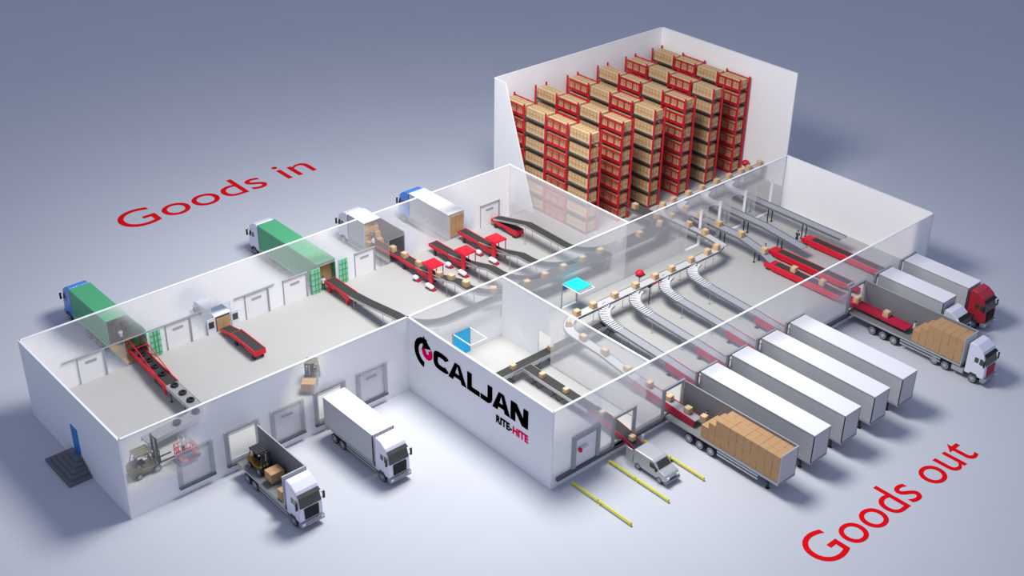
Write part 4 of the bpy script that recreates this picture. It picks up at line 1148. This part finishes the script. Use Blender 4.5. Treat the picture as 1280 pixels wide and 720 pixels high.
    skin_obj('shirt', sv, se, sr, shirt, t); skin_obj('trousers', tv, te, tr, M_trouser, t)
    hx, hy, hz = V[6]
    h = MB(); h.ball((hx, hy+.03, hz+.02), .1, 12, 8, sx=.95, sy=.98, sz=.9); h.build('hair', M_hair, t, smooth=True)
    for s in (-1, 1): MB().ball((hx+s*.034, hy-.08, 1.665), .012, 6, 4).build('eye', M_black, t)
    MB().box(hx-.028, hx+.028, hy-.098, hy-.08, 1.567, 1.576).build('mouth', M_deepred, t)
    return t
person('person in pale shirt unloading tyres inside the cut-open green container', 8.05, 16.95, ZD, PI*.95, 'forward', legs=(-.1, .12), lean=.25)
person('person in pale shirt at the doors of the closed green container', 23.75, 14.05, FZ, PI*.75, 'carry', legs=(-.05, .08))
person('person in navy shirt reaching among cartons in the cut-open white truck', 30.95, 17.45, ZD, PI*.9, 'up', M_vest, (-.12, .1), .1)
person('person in pale shirt lifting beside the left box heap of the cut-open truck', 30.62, 16.75, ZD, PI*1.15, 'forward', M_shirt, (.1, -.1), .2)
person('person in pale shirt on the red work platform', 4.85, 2.0, FZ+.44, PI*.98, 'up', M_shirt, (-.05, .05))
person('person in dark clothes between the two nearest big red machines', 54.85, -4.95, FZ, PI*.15, 'forward', M_vest, (-.08, .1), .15)
person('person in dark clothes at the head of the farthest big red machine', 58.75, -5.35, FZ, PI*.6, 'forward', M_vest, (.08, -.1), .2)
person('person in pale shirt stacking cartons on the long trailer', 53.7, -20.1, ZD, .2, 'forward', M_shirt, (-.1, .08), .1)
pc = person('person in navy shirt holding a carton on the dockside trailer', 33.05, -17.5, ZD, -PI*.45, 'carry', M_vest, (-.05, .07))
carton(32.77, -17.55, ZD+.66, 'carton held by the person on the dockside trailer', 'cartons in hands', (.42, .42, .36), PI*.05, True, M_carton2)

# ------------------------------------------------------------------ yellow lane rails
for i, x in enumerate((22.85, 26.25, 29.6)):
    for k, (a, b) in enumerate(((-15.25, -17.6), (-17.75, -20.5))):
        t = thing('lane_rail', 'low yellow rail in the yard, %s of three lines from the corner, %s segment' % (ORD[i], ('wall-side', 'yard-side')[k]), 'rail', (x, a, 0), 0, 'yellow lane rails by the silver van')
        MB().tube((x, a, .2), (x, b, .2), .07, 10).build('rail', M_yellow, t, world=True, smooth=False)
        for yy in (a-.04, b+.04):
            MB().box(x-.08, x+.08, yy-.06, yy+.06, 0, .22).build('foot', M_yellow, t, world=True, bevel=.02)
for i, x in enumerate((29.6, 26.25)):
    pass
tag(MB().lathe_z([(.13, 0), (.13, .55), (.09, .6)], 29.62, -15.0, 12).build('bollard', M_boxwhite), 'short pale bollard at the wall end of a yellow rail', 'bollard')
t = thing('dock_signal', 'small white box with red end on the shut dock door by the corner', 'signal', (24.05, -W2-.16, 2.05))
MB().box(23.85, 24.5, -W2-.42, -W2-.16, 2.05, 2.25).build('housing', M_boxwhite, t, world=True, bevel=.03)
MB().box(23.68, 23.86, -W2-.4, -W2-.18, 2.02, 2.28).build('red_end', M_red, t, world=True, bevel=.02)

# ------------------------------------------------------------------ lettering
def solid(pts2d, f, depth, m, name, parent):
    """flat letter outlines (list of polygons) carried by f(u, v, d) and given a thickness"""
    mb = MB()
    for pts in pts2d:
        k = len(pts); mb.add([f(u, v, 0) for u, v in pts]+[f(u, v, depth) for u, v in pts],
            [tuple(range(k)), tuple(range(2*k-1, k-1, -1))]+[(i, k+i, k+(i+1) % k, (i+1) % k) for i in range(k)])
    return mb.build(name, m, parent)
def text_mesh(txt, parent, m, box, place, bold=0.0, sp=1.0):
    """built-in font text, stretched to box (u0,u1,v0,v1 of the ink) then carried by place(u,v,d)"""
    cu = bpy.data.curves.new('t', 'FONT'); cu.body = txt; cu.extrude = .02; cu.offset = bold; cu.space_character = sp; cu.resolution_u = 6
    o = bpy.data.objects.new('t', cu); C.objects.link(o)
    dg = bpy.context.evaluated_depsgraph_get(); me = bpy.data.meshes.new_from_object(o.evaluated_get(dg))
    bpy.data.objects.remove(o); bpy.data.curves.remove(cu)
    xs = [v.co.x for v in me.vertices]; ys = [v.co.y for v in me.vertices]
    x0, x1, y0, y1 = min(xs), max(xs), min(ys), max(ys); u0, u1, v0, v1 = box
    for v in me.vertices:
        v.co = place(u0+(v.co.x-x0)/(x1-x0)*(u1-u0), v0+(v.co.y-y0)/(y1-y0)*(v1-v0), v.co.z+.02)
    me.materials.clear()
    # every letter a mesh of its own: loose pieces that overlap along the line belong to one letter
    par = list(range(len(me.vertices)))
    def find(i):
        while par[i] != i: par[i] = par[par[i]]; i = par[i]
        return i
    for e in me.edges: par[find(e.vertices[0])] = find(e.vertices[1])
    isl = {}
    for i, v in enumerate(me.vertices): isl.setdefault(find(i), []).append(i)
    spans = sorted((min(xs[i] for i in L), max(xs[i] for i in L), k) for k, L in isl.items())
    groups = []
    for lo, hi, k in spans:
        g = next((g for g in groups if min(hi, g[1])-max(lo, g[0]) > .5*min(hi-lo, g[1]-g[0])), None)
        if g: g[0] = min(g[0], lo); g[1] = max(g[1], hi); g[2].add(k)
        else: groups.append([lo, hi, {k}])
    for lo, hi, ks in groups:
        idx = [i for i in range(len(me.vertices)) if find(i) in ks]; mp = {j: n for n, j in enumerate(idx)}
        l = MB(); l.v = [tuple(me.vertices[i].co) for i in idx]
        l.f = [tuple(mp[i] for i in p.vertices) for p in me.polygons if p.vertices[0] in mp]; l.m = [0]*len(l.f)
        l.build('letter', m, parent, world=True)
    bpy.data.meshes.remove(me)
flat = lambda u, v, d: (u, v, .005+d*.3)
text_mesh('Goods in', thing('floor_lettering', 'red words reading Goods in on the yard behind the trucks', 'lettering', (27, 35, 0)), M_letter, (17.45, 37.1, 34.9, 38.4), flat, 0)
text_mesh('Goods out', thing('floor_lettering', 'red words reading Goods out on the yard below the trailers', 'lettering', (37, -30, 0)), M_letter, (29.1, 45.75, -30.72, -28.05), flat, 0)
# sign on the wall: local u runs along the wall (towards -y), v is height
wallp = lambda u, v, d: (XC-T/2-.005-d, -u, v)
sign = thing('wall_sign', 'large black lettered sign with crimson arrow mark on the end wall', 'sign', (0, 0, 0))
def box_letter(ch, u, v, w, h, s):
    r = lambda a, b, c, d: [(u+a, v+b), (u+c, v+b), (u+c, v+d), (u+a, v+d)]
    if ch == 'L': return [r(0, 0, s, h), r(s, 0, w, s*.85)]
    if ch == 'N': return [r(0, 0, s, h), r(w-s, 0, w, h), [(u+s*.0, v+h), (u+s*1.25, v+h), (u+w, v), (u+w-s*1.25, v)]]
    if ch == 'A':
        a = s*1.12; m = w/2
        return [[(u, v), (u+a, v), (u+m+a*.1, v+h), (u+m-a*.5, v+h)], [(u+w-a, v), (u+w, v), (u+m+a*.5, v+h), (u+m-a*.1, v+h)], r(w*.26, h*.2, w*.74, h*.2+s*.7)]
    if ch == 'J':
        pts = [(u+w-s, v+h), (u+w, v+h)]; R = w*.42
        pts = [(u+w, v+h)]; inner = [(u+w-s, v+h)]
        outp = [(u+w, v+R)]+[(u+w-R+R*math.cos(t), v+R+R*math.sin(t)) for t in [-PI/2*i/6 for i in range(7)]]
        outp += [(u, v), (u, v+s*.85)]
        q = R-s*.85; outp += [(u+w-s-q+q*math.cos(t), v+s*.85+q+q*math.sin(t)) for t in [-PI/2+PI/2*i/6 for i in range(7)]]
        return [[(u+w-s, v+h), (u+w, v+h)]+outp[1:]] if False else [[(u+w, v+h)]+outp+[(u+w-s, v+h)]]
    if ch == 'C':
        out = []; inn = []; cx, cy = u+w/2, v+h/2
        n = 40; e = 3.4
        for i in range(n+1):
            t = math.radians(38)+math.radians(360-76)*i/n; c, s_ = math.cos(t), math.sin(t)
            k = (abs(c)**e+abs(s_)**e)**(-1/e)
            out.append((cx+w/2*c*k, cy+h/2*s_*k)); inn.append((cx+(w/2-s)*c*k, cy+(h/2-s*.85)*s_*k))
        return [[out[i], out[i+1], inn[i+1], inn[i]] for i in range(n)]
for ch, u, e in (('C', 2.9, 4.62), ('A', 4.5, 6.4), ('L', 6.5, 7.76), ('J', 7.86, 9.02), ('A', 9.05, 10.78), ('N', 10.84, 12.5)):
    solid(box_letter(ch, u, 3.48, e-u, 1.42, .45), wallp, .03, M_logo_black, 'letter', sign)
def arc_band(cx, cy, rx, ry, a0, a1, w0, w1, n=20):
    o = []; q = []
    for i in range(n+1):
        t = math.radians(a0+(a1-a0)*i/n); w_ = w0+(w1-w0)*i/n
        o.append((cx+(rx+w_/2)*math.cos(t), cy+(ry+w_/2)*math.sin(t))); q.append((cx+(rx-w_/2)*math.cos(t), cy+(ry-w_/2)*math.sin(t)))
    return [[o[i], o[i+1], q[i+1], q[i]] for i in range(n)]
mk = arc_band(1.95, 4.0, .95, .98, 78, 262, .44, .46)+[[(1.8, 5.36), (2.62, 4.62), (1.72, 4.34)]]
solid(mk, wallp, .03, M_logo_black, 'arrow_mark', sign)
mk = arc_band(2.2, 4.22, .38, .4, 195, 395, .42, .4, 16)+[[(1.55, 4.12), (2.12, 4.12), (1.75, 4.62)]]
solid(mk, wallp, .03, M_logo_pink, 'arrow_mark', sign)
text_mesh('RITE-', sign, M_logo_black, (9.45, 10.98, 2.42, 3.0), wallp, .02)
text_mesh('HITE', sign, M_logo_pink, (11.08, 12.55, 2.42, 3.0), wallp, .02)

# ------------------------------------------------------------------ light and camera
w = bpy.data.worlds.new('sky'); S.world = w; w.use_nodes = True
bg = w.node_tree.nodes['Background']; bg.inputs[0].default_value = (.46, .525, .77, 1); bg.inputs[1].default_value = .52
L = bpy.data.lights.new('key', 'AREA'); L.shape = 'DISK'; L.size = 18; L.energy = 22800; L.color = (1.0, .985, .94)
lo = bpy.data.objects.new('studio_lamp', L); C.objects.link(lo); lo.location = (28, -1, 39)
cam = bpy.data.cameras.new('camera'); co = bpy.data.objects.new('camera', cam); C.objects.link(co); S.camera = co
f, px, py, pz, yaw, pitch, roll = 1583.4247, -22.86611422, -60.0375858, 51.8747358, .838504308, .528849737, .0160590825
cam.sensor_fit = 'HORIZONTAL'; cam.sensor_width = 36; cam.lens = f*36/1280; cam.clip_end = 1500; cam.clip_start = 1
fw = Vector((math.cos(yaw)*math.cos(pitch), math.sin(yaw)*math.cos(pitch), -math.sin(pitch)))
r = fw.cross(Vector((0,0,1))).normalized(); u = r.cross(fw)
r2 = r*math.cos(roll)+u*math.sin(roll); u2 = u*math.cos(roll)-r*math.sin(roll)
M = Matrix((r2, u2, -fw)).transposed().to_4x4(); M.translation = (px, py, pz)
co.matrix_world = M
S.cycles.transparent_max_bounces = 24
